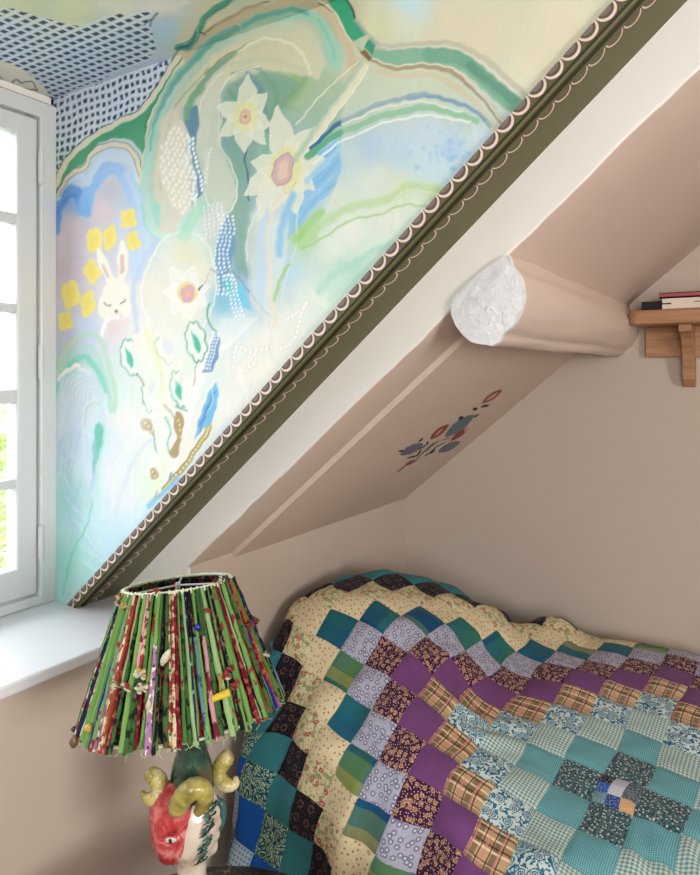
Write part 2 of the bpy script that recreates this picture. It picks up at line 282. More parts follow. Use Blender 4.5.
        S([(162,190),(158,160),(165,128),(180,98),(190,84)], 1.4, (120,165,105), .9, 1)
        # the big swirl
        S([(166,240),(154,228),(147,205),(148,160),(156,120),(171,86),(191,62),(212,43),(240,26),(272,16)], 9, (206,232,218), .95, 2.5, 0, (84,156,146)); S([(150,150),(157,120),(172,86),(192,62),(213,43),(240,27)], 5, (84,160,144), .8, 2, .3)
        S([(152,190),(156,150),(166,116),(184,82),(206,58),(232,40),(270,27)], 8, (178,202,180), .95, 3); S([(149,170),(155,130),(170,98)], 3, (150,220,205), .8, 2)
        S([(158,200),(162,150),(172,118),(191,88),(212,62),(240,44),(272,34)], 9, (216,208,176), .95, 3); S([(166,190),(166,140),(178,106),(196,82)], 7, (190,196,168), .7, 3)
        S([(160,190),(164,140),(176,108),(192,86),(208,68)], 1.2, (128,162,104), .8)
        S([(184,125),(190,104),(202,84),(216,68),(240,50),(254,42)], 6, (104,152,118), .85, 2.5, .5); S([(205,74),(222,58),(240,47),(253,41)], 1.6, (120,132,92), .9, 1)
        S([(200,140),(202,112),(210,92),(224,78),(242,69),(262,66)], 17, (208,208,188), .9, 4); S([(196,150),(197,118),(205,95),(220,76),(244,66)], 2, (232,230,208), .7)
        S([(186,56),(200,40),(214,30),(240,16),(275,6),(310,-4)], 8, (200,178,144), .95, 2); S([(206,34),(220,22),(245,10),(270,0)], 1.4, (100,88,60), .9); S([(215,26),(240,12),(262,4)], 4, (170,152,120), .7, 2)
        S([(179,47),(190,44),(198,34),(204,20),(216,8),(236,-4)], 7.5, (52,150,120), 1, 1.2); S([(184,45),(194,40),(202,24),(214,12),(234,0)], 2, (140,205,170), .9); S([(178,48),(191,43),(197,32)], 2.2, (30,70,110), .9)
        S([(206,36),(200,30),(207,18),(222,6),(240,-6)], 1.2, (25,60,55), .9)
        S([(240,22),(275,7),(310,3),(334,18),(346,42),(352,66)], 8, (202,182,148), .95, 2)
        S([(246,26),(270,16),(296,13),(319,21),(332,43),(335,64)], 12, (148,204,180), .95, 3); S([(244,26),(268,14),(292,10),(306,14)], 5, (84,162,156), .8, 2.5); S([(318,20),(330,38),(334,58)], 3, (120,190,165), .7, 2)
        A([(216,92),(228,60),(250,40),(275,28),(300,30),(318,44),(324,62),(318,80),(306,76),(285,72),(250,70),(232,78)], (210,206,172), .95, 3)
        S([(240,40),(268,26),(298,27),(316,42),(322,64)], 7, (204,206,178), .8, 3); S([(238,50),(264,39),(289,42),(304,56),(309,75)], 2.6, (232,228,204), .9, 1.4); S([(236,58),(262,50),(285,52),(300,64)], 4, (216,208,172), .8, 3)
        S([(232,64),(255,60),(285,62),(306,72)], 5, (196,200,168), .7, 3)
        S([(318,2),(336,14),(346,30),(352,42)], 1.3, (60,70,50), .9)
        S([(232,74),(250,68),(262,69)], 2, (90,130,150), .7, 2)
        # deep green leaves below the dome
        A([(226,96),(240,76),(262,71),(307,77),(300,95),(285,110),(262,122),(250,180),(245,250),(250,280),(236,270),(226,220),(232,180),(222,150),(218,120)], (112,156,140), .75, 5)
        for q, c_ in (([(248,72),(262,95),(268,130)],(90,135,150)),([(262,72),(276,95),(270,120)],(100,150,115)),([(288,72),(300,82),(292,96),(280,108)],(150,185,110)),([(230,92),(240,110),(236,130)],(70,150,115)),([(300,84),(285,102),(274,116)],(110,150,120)),([(222,105),(228,130),(225,150)],(115,155,175))):
            S(q, 6, c_, .8, 4, .5)
        A([(184,125),(190,108),(197,104),(199,118),(196,140),(198,160),(205,190),(192,208),(188,190),(190,165),(185,150)], (78,126,156), .95, 1.5)
        S([(186,118),(192,100),(204,86)], 6, (105,165,120), .8, 3)
        # white veil shapes
        S([(262,66),(238,72),(222,90),(218,112),(220,140),(231,166),(238,186),(234,205),(222,214),(210,206),(204,190),(203,170)], 1.3, wh, .8)
        S([(150,330),(142,300),(146,270),(160,243),(182,232),(202,238),(214,262),(214,300),(204,330)], 1.5, (246,244,232), .8); S([(136,330),(134,290),(142,262),(158,238)], 5, (178,198,232), .6, 2)
        for k in range(22):
            q_ = k*3.4; S([(150+q_*.35, 500-q_*.4),(165+q_*.3, 450-q_*.3),(188+q_*.35, 385-q_*.3),(222+q_*.5, 318)], 2.4, ((246,244,238), (232,236,240), (238,240,222), (246,236,230))[k % 4], .5, 1.8, .7)
        A([(197,150),(200,110),(212,90),(222,92),(220,112),(222,150),(232,172),(238,190),(232,208),(220,215),(205,190),(203,165)], (204,210,190), .85, 3)
        S([(222,110),(220,140),(232,168),(238,190),(230,210),(218,214)], 1.2, (232,232,212), .7)
        A([(160,118),(176,108),(186,130),(188,170),(188,195),(182,215),(175,235),(160,232),(160,190),(158,150)], (218,210,188), .8, 3)
        tear = np.array([(163,150),(168,134),(177,122),(185,128),(189,145),(193,165),(196,185),(195,203),(187,211),(176,208),(167,196),(162,175)], float)
        A(tear, (226,218,198), .7, 3, True); S(np.vstack([tear, tear[:1]]), 1.3, (238,234,218), .6)
        for j in range(17):
            for k in range(6):
                dx_, dy_ = 162+k*5.4+(j % 2)*2.6+.00*j, 126+j*5.1+k*1.0
                if abs(dx_-(174+.11*(dy_-125)))**2/17**2+(dy_-168)**2/44**2 < 1: D(dx_+r.uniform(-.7, .7), dy_+r.uniform(-.7, .7), 1.6, (246,242,230), .9, 2.3, r.uniform(-.4, .4))
        for j in range(15):
            t_ = j/14; D(187+2*math.sin(j)+t_*9, 138+j*5, 1.7, (236,246,246), 1, 2.2, .3); D(192.5+t_*(12 if t_ < .8 else 4), 140+j*4.6, 1.5, (236,246,246), 1, 2.2, .3)
        for j in range(9): D(211-j*.9, 148+j*4.4, 1.3, wh, .8, 1.7); D(206+r.uniform(-1, 1), 150+j*4.2, 1.1, wh, .6)
        S([(183,238),(190,222),(202,205)], 11, (160,218,190), .8, 5)
        # dotted blue leaf
        A([(228,214),(234,228),(236,250),(232,262),(226,285),(218,296),(216,270),(216,245),(220,228)], (88,140,186), .9, 1.5)
        A([(205,222),(214,206),(224,205),(228,214),(218,232),(212,248),(204,240)], (205,208,206), .8, 2)
        for j in range(19):
            for k in range(4):
                xx = 217+k*4.3+1.5*math.sin(j*.5)+(j < 5)*2; yy = 216+j*4.3
                if 214 < xx < 236: D(xx, yy, 1.15, (240,248,250), .95, 1.5)
        for j in range(8):
            for k in range(5): D(205+k*4.2, 208+j*4.2-k*1.2, .9, (244,242,238), .75, 1.3)
        S([(210,268),(220,274),(231,272),(240,281),(246,289),(255,297),(262,307),(268,314)], 1.1, (90,110,150), .9)
        A([(220,282),(230,278),(234,290),(231,296)], (64,176,186), .9, 1); A([(238,283),(246,290),(252,310),(240,308),(234,300)], (95,190,225), .95, 2)
        for j in range(11):
            for k in range(3): D(224+k*4+j*1.2, 276+j*4, 1.1, (240,248,250), .95, 1.4)
        A([(215,331),(219,340),(218,358),(213,372),(203,373),(208,352)], (88,130,186), .9, 1.2)
        for j in range(11):
            for k in range(3):
                xx = 214.5-j*.75+k*2.6-2; D(xx, 333+j*3.6, .9, (242,248,250), 1, 1.2)
        # first daffodil
        S([(252,128),(250,140),(244,160),(249,180),(249,200)], 1.6, (50,80,105)); S([(258,120),(264,140),(262,165)], 5, (95,175,130), .8, 3)
        flower(p, 245, 116, 30, [(84,1.42),(48,1.05),(-18,.95),(-55,1.15),(-92,1.25),(-140,1.05),(160,1.0)], (222,224,200), (236,236,220))
        D(245,116,12,(224,220,130),.6,15,.1,5); D(245,117,6,(206,160,160),1,8,.1); D(245,117,4.6,(222,186,150),1,6.4,.1); D(245,117,1.7,(196,96,60))
        # second daffodil
        A([(341,128),(342,165),(330,192),(305,222),(288,238),(294,205),(304,178),(318,150)], (118,180,228), .8, 4)
        for q_ in range(7): S([(300+q_*1.5, 232-q_*13),(318+q_*2, 205-q_*10),(341, 186-q_*9)], 1.6, ((92,160,222) if q_ % 2 else (176,214,238)), .6, 1.4, .5)
        A([(362,60),(346,96),(341,130),(341,168),(324,215),(318,242),(350,262),(400,235),(450,186),(505,128),(470,85),(425,66),(380,66)], (232,236,222), .28, 2)
        A([(291,150),(304,140),(322,120),(345,90),(362,62),(370,58),(366,75),(340,108),(316,140),(300,165)], (226,220,190), .95, 2, line=(238,236,214), lw=1.2); S([(296,124),(318,100),(345,72),(365,58)], 1.3, (232,230,205), .9)
        flower(p, 285, 168, 40, [(97,1.56),(55,1.3),(14,1.05),(-38,.9),(-75,1.2),(-118,1.5),(170,.88),(215,1.2)], (224,224,202), (238,238,224))
        A([(252,300),(246,250),(250,215),(262,195),(280,185),(290,200),(286,250),(278,300),(272,325),(262,318)], (226,226,212), .55, 4); A([(262,318),(254,270),(258,230),(266,205),(272,230),(266,280)], (176,205,232), .6, 3)
        S([(283,190),(272,210),(268,250),(272,300),(274,325)], 4, (228,216,186), .7, 2); S([(292,195),(284,220),(278,255)], 7, (120,182,228), .8, 4)
        S([(247,262),(249,230),(260,205)], 1, wh, .8); S([(262,322),(250,290),(246,250)], 1.2, (206,206,204), .7); S([(276,325),(284,290),(296,240),(298,210)], 1.4, (222,222,190), .8); S([(275,300),(281,280),(288,265)], 3.5, (150,196,100), .8, 2)
        D(286,168,17,(220,216,130),.6,20,.1,5); A([(275,162),(281,155),(288,153),(294,160),(293,173),(289,181),(283,184),(277,185),(273,175)], (206,166,166), 1, .8, line=(170,130,160), lw=1); A([(279,164),(285,158),(289,164),(288,175),(282,180),(278,174)], (224,190,168), 1, 2); S([(284,192),(291,190),(296,182)], 1.3, (206,206,80), .8)
        # the long green ribbon to the right
        S([(362,45),(376,54),(402,58),(428,55),(455,60),(482,76),(505,98),(520,108)], 17, (118,172,142), .95, 1.5); S([(430,54),(456,58),(482,74),(505,95),(516,106)], 14, (96,156,128), .8, 1.5); S([(470,66),(490,80),(512,100)], 9, (70,130,110), .7, 2)
        S([(356,34),(372,44),(398,47),(430,43),(460,46),(490,62),(512,84),(527,98)], 6, (188,184,160), .95, 1.2); S([(372,44),(398,49),(432,45),(460,50),(488,66),(508,86),(524,100)], 1.4, (206,210,200), .9)
        S([(374,61),(400,68),(428,66),(452,72),(476,92),(494,112),(506,125)], 5, (160,142,112), .95, 1); S([(372,58),(400,66),(425,63),(448,67),(474,86),(492,108),(505,122)], 1.5, (226,222,190))
        S([(378,70),(405,76),(430,74),(452,84),(470,98),(488,118),(498,130)], 6, (206,196,162), .9, 1.5)
        # solid green piece at the top of the ribbon
        A([(325,-4),(345,-4),(366,34),(355,42),(350,40),(338,18)], (22,152,106), 1, 1); S([(345,-2),(355,16),(366,33)], 2, (25,55,50)); S([(320,0),(334,12),(344,28),(351,42)], 1.4, (235,235,215))
        A([(352,44),(368,34),(376,40),(370,56),(362,52)], (190,200,165), .8, 2); A([(363,48),(370,36),(376,42),(371,55)], (30,140,104), 1, 1); A([(358,54),(363,50),(372,58),(369,62)], (120,84,50), 1, .8)
        S([(358,20),(368,35),(378,44)], 5, (186,180,164), .8, 2); S([(352,46),(364,60),(385,68)], 3.5, (212,202,165), .9)
        S([(296,160),(312,132),(335,100),(352,78),(362,62)], 6, (150,182,158), .6, 3)
        # veil and blue arcs on the right
        S([(341,160),(338,130),(344,110),(352,90),(360,72)], 1.1, (212,218,196), .7); S([(341,170),(336,195),(324,215),(318,240)], 1.2, (222,224,206), .6)
        S([(312,148),(326,134),(341,122)], 4.5, (22,88,140), 1, .9); S([(341,121),(370,108),(400,98),(430,95),(460,104),(482,118),(490,126)], 4.5, (138,166,178), .9, 1.2); S([(408,99),(440,97),(466,107),(484,120)], 3, (110,145,180), .8, 1.2)
        S([(308,157),(324,143),(342,132),(372,120),(402,111),(430,108),(455,113),(476,122)], 6.5, (138,190,150), .95, 1); S([(308,156),(326,142),(341,133)], 6, (72,158,110), .9, 1)
        S([(314,163),(340,143),(372,128),(404,118),(436,116),(470,122)], 2.2, (234,238,226)); S([(341,124),(372,112),(402,103),(432,103),(462,112)], 1.8, (226,232,214), .9)
        S([(306,182),(322,165),(340,150)], 5, (150,200,232), .8, 2); S([(304,205),(322,188),(338,172)], 4, (140,190,222), .6, 3)
        for q in ([(300,244),(318,228),(340,212),(370,203),(395,196),(410,186),(440,190),(455,196)],): S(q, 8, (168,206,128), .55, 4)
        S([(300,248),(320,240),(345,222),(372,216),(400,206),(428,206)], 2.2, (160,198,130), .8, 1.2); S([(296,238),(308,226),(322,212)], 8, (150,198,110), .8, 4); S([(435,200),(446,192),(456,188)], 9, (165,205,125), .7, 4)
        S([(340,216),(380,208),(410,190),(440,194)], 1.2, (222,226,196), .8)
        for j in range(26): D(440+r.normal(0, 18), 155+r.normal(0, 9), r.uniform(1, 3.5), (110,165,225), .35, None, 0, 3)
        S([(318,290),(338,272),(356,262),(378,250),(402,240)], 7, (160,208,190), .6, 5); S([(330,300),(345,285),(352,275)], 6, (170,215,195), .5, 5)
        # pearly bow
        for q in ([(279,321),(288,319),(295,314),(302,309),(305,303)], [(303,309),(300,318),(299,328),(296,338),(290,345),(282,347)], [(272,347),(262,350),(252,351),(244,348),(236,346),(235,356),(234,366)], [(236,346),(246,350),(256,356),(254,364),(246,370)]):
            for pt in spline(q, 2): D(pt[0], pt[1], 2.5, (206,204,200), .8, 2.9); D(pt[0], pt[1], 1.9, (240,238,230), 1, 2.2)
        S([(268,322),(272,340),(270,352),(278,366)], .9, (206,205,205), .8)
        # small daffodil in the middle
        A([(176,244),(196,244),(198,262),(190,266),(176,262)], (222,220,170), .6, 5); S([(176,246),(186,242),(197,246)], 2, (206,224,160), .7, 2)
        A([(140,290),(150,262),(165,240),(185,234),(205,244),(215,280),(205,320),(180,335),(155,330)], (234,230,212), .35, 8)
        flower(p, 186, 294, 24, [(118,1.3),(72,1.25),(20,1.0),(-30,1.0),(-80,1.1),(-130,1.0),(170,1.0)], (240,238,228), (246,245,238), .8)
        D(187,293,9.5,(228,210,130),.9,11,.1,3); A([(181,290),(187,286),(193,287),(192,300),(188,303),(182,302)], (216,160,176), 1, .8, line=(206,140,165)); D(187,295,2.6,(232,180,110))
        S([(198,290),(202,285)], 1.6, (60,70,80)); S([(203,284),(210,272)], .8, (150,160,170), .8)
        # outlined flowers
        g = (70,160,126)
        def sc_flower(cx, cy, rx, ry, ang, col, al=1, leaf=True, a0=0, a1=360):
            pts = []
            for q in np.linspace(math.radians(a0), math.radians(a1), 60):
                m = .9+.2*abs(math.sin(q*4)); u, v = rx*m*math.cos(q), ry*m*math.sin(q); ca, sa = math.cos(ang), math.sin(ang)
                pts.append((cx+u*ca-v*sa, cy+u*sa+v*ca))
            pts = np.array(pts)
            i = p.near(pts, 3)
            if len(i):
                p.A(pts, (236,240,228), .6*al, 2)
                d, _ = p.dist(pts, i); p.put(i, np.clip((.8-d)/.7+.5, 0, 1)*al, col)
            if leaf: A([(cx-2.5*ca_(ang)-sa_(ang)*-ry*.6, cy-ry*.62), (cx+2.8, cy-ry*.1), (cx+3, cy+ry*.58), (cx-2, cy+ry*.3), (cx-3.2, cy-ry*.2)], (64,178,150), al, 1, True)
        ca_ = math.cos; sa_ = math.sin
        sc_flower(196, 342, 9.5, 19, -.12, g); sc_flower(130, 357, 8.5, 18, -.15, (110,180,165), 1, True, 60, 300); sc_flower(179, 390, 7.5, 18, -.2, (84,170,136), 1, True, 80, 290)
        sc_flower(168, 348, 11, 16, -.2, (150,195,165), .7, False, 90, 230); sc_flower(151, 392, 8.5, 19, -.1, (96,172,150), .9, False, 90, 200)
        D(169,347,6,(205,212,222),.6,9,-.6,4); D(153,390,4,(200,215,220),.6,9,0,4)
        S([(209,303),(208,318),(212,326),(217,332)], 1.8, g); S([(165,417),(170,430),(168,444),(170,452)], 1.8, (96,176,150)); S([(153,430),(154,442),(158,452)], 1.5, (96,176,150))
        S([(196,362),(195,385)], .8, (120,110,100), .8); S([(136,373),(143,384)], 1.3, (120,105,90)); S([(165,404),(173,418),(176,425)], 1.1, (120,100,70)); S([(160,373),(163,390)], 1.2, (130,165,110), .8); S([(186,412),(176,407)], 1.5, (84,160,126))
        S([(146,330),(155,352),(162,380),(160,395)], 5, (222,228,160), .6, 4); S([(150,500),(162,475),(166,450)], 8, (220,232,190), .5, 5)
        br = (168,142,92)
        A([(140,423),(143,418),(149,419),(152,427),(153,436),(148,432),(142,430)], br, 1, 1, True); A([(173,420),(176,412),(181,414),(183,425),(181,445),(177,457),(170,452),(177,440),(174,430)], br, 1, 1, True); A([(150,470),(155,468),(158,474),(156,480),(151,479)], br, 1, 1, True)
        for a_, b_ in ((145,423),(148,427),(151,431),(177,421),(179,426),(180,431),(181,437),(153,472),(154,477)): D(a_, b_, 1.1, (238,220,150), 1)
        S([(210,427),(205,437),(196,450),(186,464),(172,478),(164,489)], 5.5, (160,140,74), 1, .9)
        for q_ in spline([(210,427),(205,437),(196,450),(186,464),(172,478),(164,489)], 4): D(q_[0], q_[1], 1.2, (236,224,156), 1)
        A([(217,383),(218,395),(214,415),(211,424),(203,428),(196,440),(198,420),(203,405),(209,392)], (92,176,226), .95, 1.2); S([(200,425),(206,408),(214,392)], 2, (70,120,200), .8); S([(205,415),(212,400),(212,390)], 1.5, (160,215,240), .8); S([(200,432),(205,415),(208,405)], 1, (90,90,140), .8)
        S([(149,506),(158,498),(168,488),(178,478)], 5, (112,186,232), .9, 3); S([(168,480),(171,472)], 2, (100,120,200), .8); S([(156,492),(155,498),(160,494)], 1, (150,120,90), .7)
        S([(92,580),(120,548),(150,515),(180,480),(230,425)], 9, (190,226,240), .5, 8)
        # yellow blossoms
        for cx, cy, sx, sy, t_ in ((128,219,9,11,.2),(134,241,7.5,11,0),(110,237,7.5,13,.1),(94,240,9,14,.3),(92,272,8,13,-.2),(70,294,10,15,.2),(88,304,8,14,.1),(66,321,8,11,.1)):
            for q in (.3, 1.9, 3.5, 5.0): D(cx+sx*.5*math.cos(q+t_), cy+sy*.5*math.sin(q+t_), sx*.55, (242,222,104), .95, sy*.52)
            D(cx, cy, sx*.5, (240,214,92), 1, sy*.5)
        # sleeping hare
        A([(100,300),(103,288),(106,283),(100,268),(97,253),(100,247),(107,258),(113,276),(118,276),(117,262),(120,247),(124,240),(128,250),(127,268),(124,280),(130,292),(131,308),(124,318),(112,322),(102,318),(98,308)], (240,234,218), 1, 1.5, True)
        A([(102,262),(105,265),(108,277),(104,274)], (214,178,168), .9, 1.5, True); A([(121,254),(124,256),(123,272),(119,272)], (214,178,168), .9, 1.5, True)
        S([(105,303),(108,306),(112,305)], 1.1, (90,80,80)); S([(121,303),(125,301),(126,299)], 1.1, (90,80,80)); D(117,311,1.9,(120,100,80))
        A([(102,332),(112,316),(122,312),(128,320),(120,330),(108,338)], (228,206,204), .7, 3); S([(101,336),(104,326),(110,319),(118,317)], 3.5, (242,240,242), .9, 1.2)
        # wave
        S([(56,380),(66,352),(82,334),(98,338),(108,360),(114,390),(115,410)], 5, (178,214,190), .8, 2); S([(56,372),(64,350),(76,338)], 2.5, (205,218,150), .6, 2)
        S([(58,388),(68,360),(84,346),(98,356),(106,385),(111,410)], 5, (165,212,196), .8, 2); S([(58,392),(70,366),(84,356),(97,368),(104,390)], 6, (118,206,184), .9, 2)
        for q in spline([(60,379),(66,372),(72,370),(76,365),(82,370),(88,369),(90,374)], 4): D(q[0], q[1], 2.2, (244,240,230), 1)
        A([(60,382),(72,374),(86,374),(98,384),(104,400),(96,398),(86,400),(80,410),(70,425),(58,440)], (214,224,236), .7, 4)
        for k in range(16): S([(60+k*2, 376+k*1.2),(66+k, 400+k*2),(60+k*.6, 430+k*3)], 1.2, ((150,190,225) if k % 2 else (232,232,238)), .5, 1.5)
        S([(86,430),(85,412),(92,403),(101,406),(105,420),(103,440)], 1.4, (190,205,222), .9); S([(84,435),(83,410),(92,400),(103,404),(107,425)], 2, (226,228,236), .8)
        for k in range(26):
            a_ = k/25; S([(58+a_*10, 395+a_*60),(70+a_*8, 372+a_*38),(88+a_*4, 366+a_*26),(101-a_*2, 384+a_*20),(106-a_*6, 415+a_*10)], 1.3, ((236,238,240), (168,204,228), (196,226,222), (206,206,232))[k % 4], .55, 1.2, .6)
        for k in range(18): S([(58+k*1.5, 455+k*7),(72+k*1.3, 478+k*6),(80+k*2.2, 515+k*4)], 1.6, ((228,240,244), (140,206,204), (168,200,228))[k % 3], .45, 1.5, .7)
        for k in range(14): S([(100+k*5, 520-k*3),(108+k*5, 480-k*6),(128+k*5, 440-k*8),(150+k*4, 400-k*9)], 2.2, ((244,240,236), (224,232,244), (236,240,222), (244,230,228))[k % 4], .45, 2.5, .7)
        A([(96,425),(100,422),(104,430),(102,445),(97,460),(93,475),(92,450),(95,438)], (84,186,166), .9, 2.5, True)
        S([(84,440),(84,460),(92,485),(100,505),(106,516)], 5, (206,228,242), .9, 3); S([(92,490),(95,470),(94,440)], 3, (170,190,225), .6, 3); S([(98,510),(97,480),(100,455),(106,432)], 3, (180,226,212), .7, 3)
        S([(116,512),(124,485),(138,455),(150,440)], 4, (214,216,228), .7, 3); S([(110,520),(112,480),(112,440)], 4, (236,228,232), .6, 4)
        S([(62,595),(66,575),(75,550),(85,528),(92,500)], 2.2, (110,208,178), .9, 1.5, .6); S([(58,520),(66,512),(78,495),(80,480)], 4, (150,214,206), .6, 3); S([(70,600),(82,575),(100,540),(112,515)], 2, (206,226,220), .6, 2)
        for k in range(7): S([(57+k*3, 470+k*14),(62+k*3, 440+k*10)], 3, (140,190,214), .35, 3)
    # blue check: squares between the white lines
    blue = (24,42,84)
    if ceil:
        reg = np.array([(-60,-2),(0,8),(20,10),(40,16),(60,23),(80,25),(100,18),(125,13),(150,12),(160,13),(148,20),(152,36),(156,48),(150,60),(52,99),(40,85),(20,68),(0,60),(-60,40)], float)
        i = np.where(p.inside(reg, np.arange(len(x))))[0]
        u = (X[i]/.0225) % 1; v = (Y[i]/.0190) % 1
        p.put(i, (((u < .16) | (v < .2))*.75).astype(float), (222,234,246))
        p.put(i, ((u > .30) & (u < .92) & (v > .38) & (v < .88)).astype(float)*.95, blue)
        S([(149,27),(154,17),(158,13)], 1.2, (40,60,100)); S([(143,25),(152,20)], 1.2, (60,80,120))
        A([(-80,20),(0,60),(14,64),(26,72),(40,84),(50,94),(52,101),(30,96),(0,84),(-80,60)], (226,224,206), 1, 2)
        A([(-30,66),(0,74),(4,80),(0,84),(-30,80)], (110,140,180), .8, 2)
        q = [(13,81),(17,80),(21,83),(24,82),(31,83),(34,87),(37,91),(33,90),(29,91),(22,88),(18,89),(14,86),(12,83),(14,81)]
        S(q, .9, (60,50,40))
        S([(60,40),(110,10),(190,-10)], 1, (214,220,180), 0)
        S([(100,4),(160,8),(185,2)], 5, (236,230,222), .7, 3)
    else:
        reg = np.array([(52,97),(185,43),(182,48),(168,66),(154,87),(144,102),(135,112),(120,117),(103,127),(86,138),(72,149),(62,163),(54,181)], float)
        i = np.where(p.inside(reg, np.arange(len(x))))[0]
        xx = p.x[i]; yy = p.y[i]
        u = ((xx-53)/5.8) % 1; v = ((yy+.36*(xx-53)*(1-(yy-100)/900)-101)/7.9) % 1
        p.put(i, (((u < .26) | (v < .24))*.85).astype(float), (226,232,244))
        m = (u > .38) & (u < .9) & (v > .4) & (v < .86)
        p.put(i, m.astype(float)*.97, (20,32,66))
        S([(150,62),(165,54),(180,48)], 2.2, (45,65,110), .9); S([(158,66),(170,58),(176,54)], 2, (90,130,180), .8)
    st = np.zeros(len(xo))
    for k, (fx, fy, am) in enumerate(((.9, .25, 1), (1.7, -.3, .8), (.35, 1.3, .7), (2.3, .5, .6))):
        st += am*np.sin(xo*fx+yo*fy+3*np.sin(xo*.05*(k+1)+yo*.07)+k)
    p.c *= (1+.003*st)[:, None]
    return np.clip(255*(np.clip(p.c, 0, 255)/255)**.88*.97, 0, 255)
def painted(name, V, Fc, c, mat, parent=None):
    me = bpy.data.meshes.new(name); me.from_pydata(V.tolist(), [], Fc.tolist()); me.materials.append(mat)
    at = me.color_attributes.new('paint', 'FLOAT_COLOR', 'POINT')
    L = np.ones((len(V), 4)); L[:, :3] = lin(c); at.data.foreach_set('color', L.ravel()); me.update()
    o = bpy.data.objects.new(name, me); COL.objects.link(o); return o
tp = NT('mural_paint', .62, .25); at_ = tp.n('ShaderNodeAttribute', attribute_name='paint')
nz = tp.noise(9, tp.obj(), 5, .6, .8); nf = tp.noise(160, tp.obj(), 2)
tp.col(tp.mix(tp.step(nz, .35, .65), tp.mix(.06, at_.outputs['Color'], (150,170,160)), tp.mix(.05, at_.outputs['Color'], (255,250,235))))
tp.bump(nf, .12, .001)
MUR = tp.m
def grid_faces(nr, nc):
    r, c = np.meshgrid(np.arange(nr-1), np.arange(nc-1), indexing='ij'); a = (r*nc+c).ravel()
    return np.stack([a, a+1, a+nc+1, a+nc], 1)
# ================================================================ the room
PLY = plain('wall_plaster_beige', (199,184,170), .75, .2, .025, 2.2, .25, 26)
PLX = plain('slope_plaster_bounce_tint', (207,187,172), .75, .2, .025, 2.2, .25, 26)  # wall plaster made paler and pinker, bounced light put into the colour
WHT = plain('rafter_plaster_white', (232,228,221), .7, .25, .02, 5, .35, 30)
GLO = plain('white_gloss_paint', (208,210,209), .35, .5, .01, 6, .05, 30)
FLR = wood('floor_boards', (120,88,60), (160,124,90), 0, .5, .45)
OLV = plain('olive_trim_paint', (94,90,58), .5, .35, .05, 12, .1, 60)
OLD = plain('olive_groove', (46,42,26), .6, .3, .05, 12)
PNK = plain('pink_scallop_paint', (226,200,194), .55, .3, .03, 40)
GRY = plain('mauve_scallop_fill', (128,108,110), .6, .3, .05, 40)
XW, XK, YC, YR, YB, XR, YF = -1.4, -1.1, .953, 1.07, 2.1, 1.9, -1.6
CT, DT, SZ = H+.95, H+.62, H-.525            # ceiling, dormer ceiling, sill
def wallpoly(name, poly, off, m): return struct(MB().prism(poly, off).build(name, m))
struct(MB().box(-1.7, XR+.1, YF-.1, YB+.1, -.1, 0).build('floor', FLR))
struct(MB().box(-1.7, XR+.1, YB, YB+.1, 0, CT+.1).build('wall_back', PLY))
mb = MB().box(-1.5, XK, YR+.014, YB, 0, H-.40)
mb.box(-1.5, XK-.003, YF, YR+.013, 0, SZ-.021); mb.box(-1.5, XK, YF, -.35, SZ-.02, H-.40)
struct(mb.build('wall_left', PLY))
fx0, fx1 = .2, 1.3  # unseen rear opening, added to let the fill light in
struct(MB().box(-1.5, fx0, YF-.1, YF, 0, CT+.1).box(fx1, XR+.1, YF-.1, YF, 0, CT+.1).box(fx0, fx1, YF-.1, YF, 0, .95).box(fx0, fx1, YF-.1, YF, 2.0, CT+.1).build('wall_front', PLY))
b = MB(); b.box(fx0, fx1, YF-.08, YF-.02, .95, 1.0).box(fx0, fx1, YF-.08, YF-.02, 1.95, 2.0).box(fx0, fx0+.05, YF-.075, YF-.025, .99, 1.96).box(fx1-.05, fx1, YF-.075, YF-.025, .99, 1.96).box(.72, .78, YF-.07, YF-.03, .99, 1.96)
struct(b.build('added_window_rear', GLO))  # frame of the added rear window, out of view
wy0, wy1, wz0, wz1 = -.9, .3, .95, 2.0
mb = MB().box(XR, XR+.1, YF, wy0, 0, CT+.1).box(XR, XR+.1, wy1, YB, 0, CT+.1).box(XR, XR+.1, wy0, wy1, 0, wz0).box(XR, XR+.1, wy0, wy1, wz1, CT+.1)
struct(mb.build('wall_right', PLY))
xs = .523
struct(MB().box(xs-.02, XR+.1, YF, YB, CT, CT+.1).box(-.05, xs+.05, YF, YB, CT+.25, CT+.3).build('ceiling', PLY))
# dormer cheek with the mural
NC, NR = 740, 460
pxs = np.linspace(48, 800, NC); Xc = np.array([onY(q, 300, YC)[0] for q in pxs])
Xc[0] = XW-.01; Xc = np.maximum(Xc, XW-.01)
T = np.linspace(0, 1, NR)
zl = L0(Xc)-.004; top = np.maximum(DT+.004, zl+.001)
zl = np.maximum(zl, SZ-.003)
Zg = zl[None]*(1-T[:, None])+top[None]*T[:, None]; Xg = np.broadcast_to(Xc, Zg.shape)
V = np.stack([Xg.ravel(), np.full(Xg.size, YC), Zg.ravel()], 1); x_, y_ = proj(V)
ch = painted('wall_dormer_cheek', V, grid_faces(NR, NC), mural(x_, y_, V[:, 0], V[:, 1], False), MUR); struct(ch)
# dormer ceiling with the mural running on
ya = np.concatenate([np.linspace(-.36, .5, 44), np.linspace(.505, YC+.004, 190)]); xa = np.linspace(XW-.01, .05, 560)
Xg, Yg = np.meshgrid(xa, ya); V = np.stack([Xg.ravel(), Yg.ravel(), np.full(Xg.size, DT)], 1); x_, y_ = proj(V)
vv = (V-U_*H)@F_; c = mural(np.where(vv > .3, x_, -500), np.where(vv > .3, y_, -500), V[:, 0], V[:, 1], True)
dc = painted('ceiling_dormer', V, grid_faces(len(ya), len(xa)), c, MUR); struct(dc)
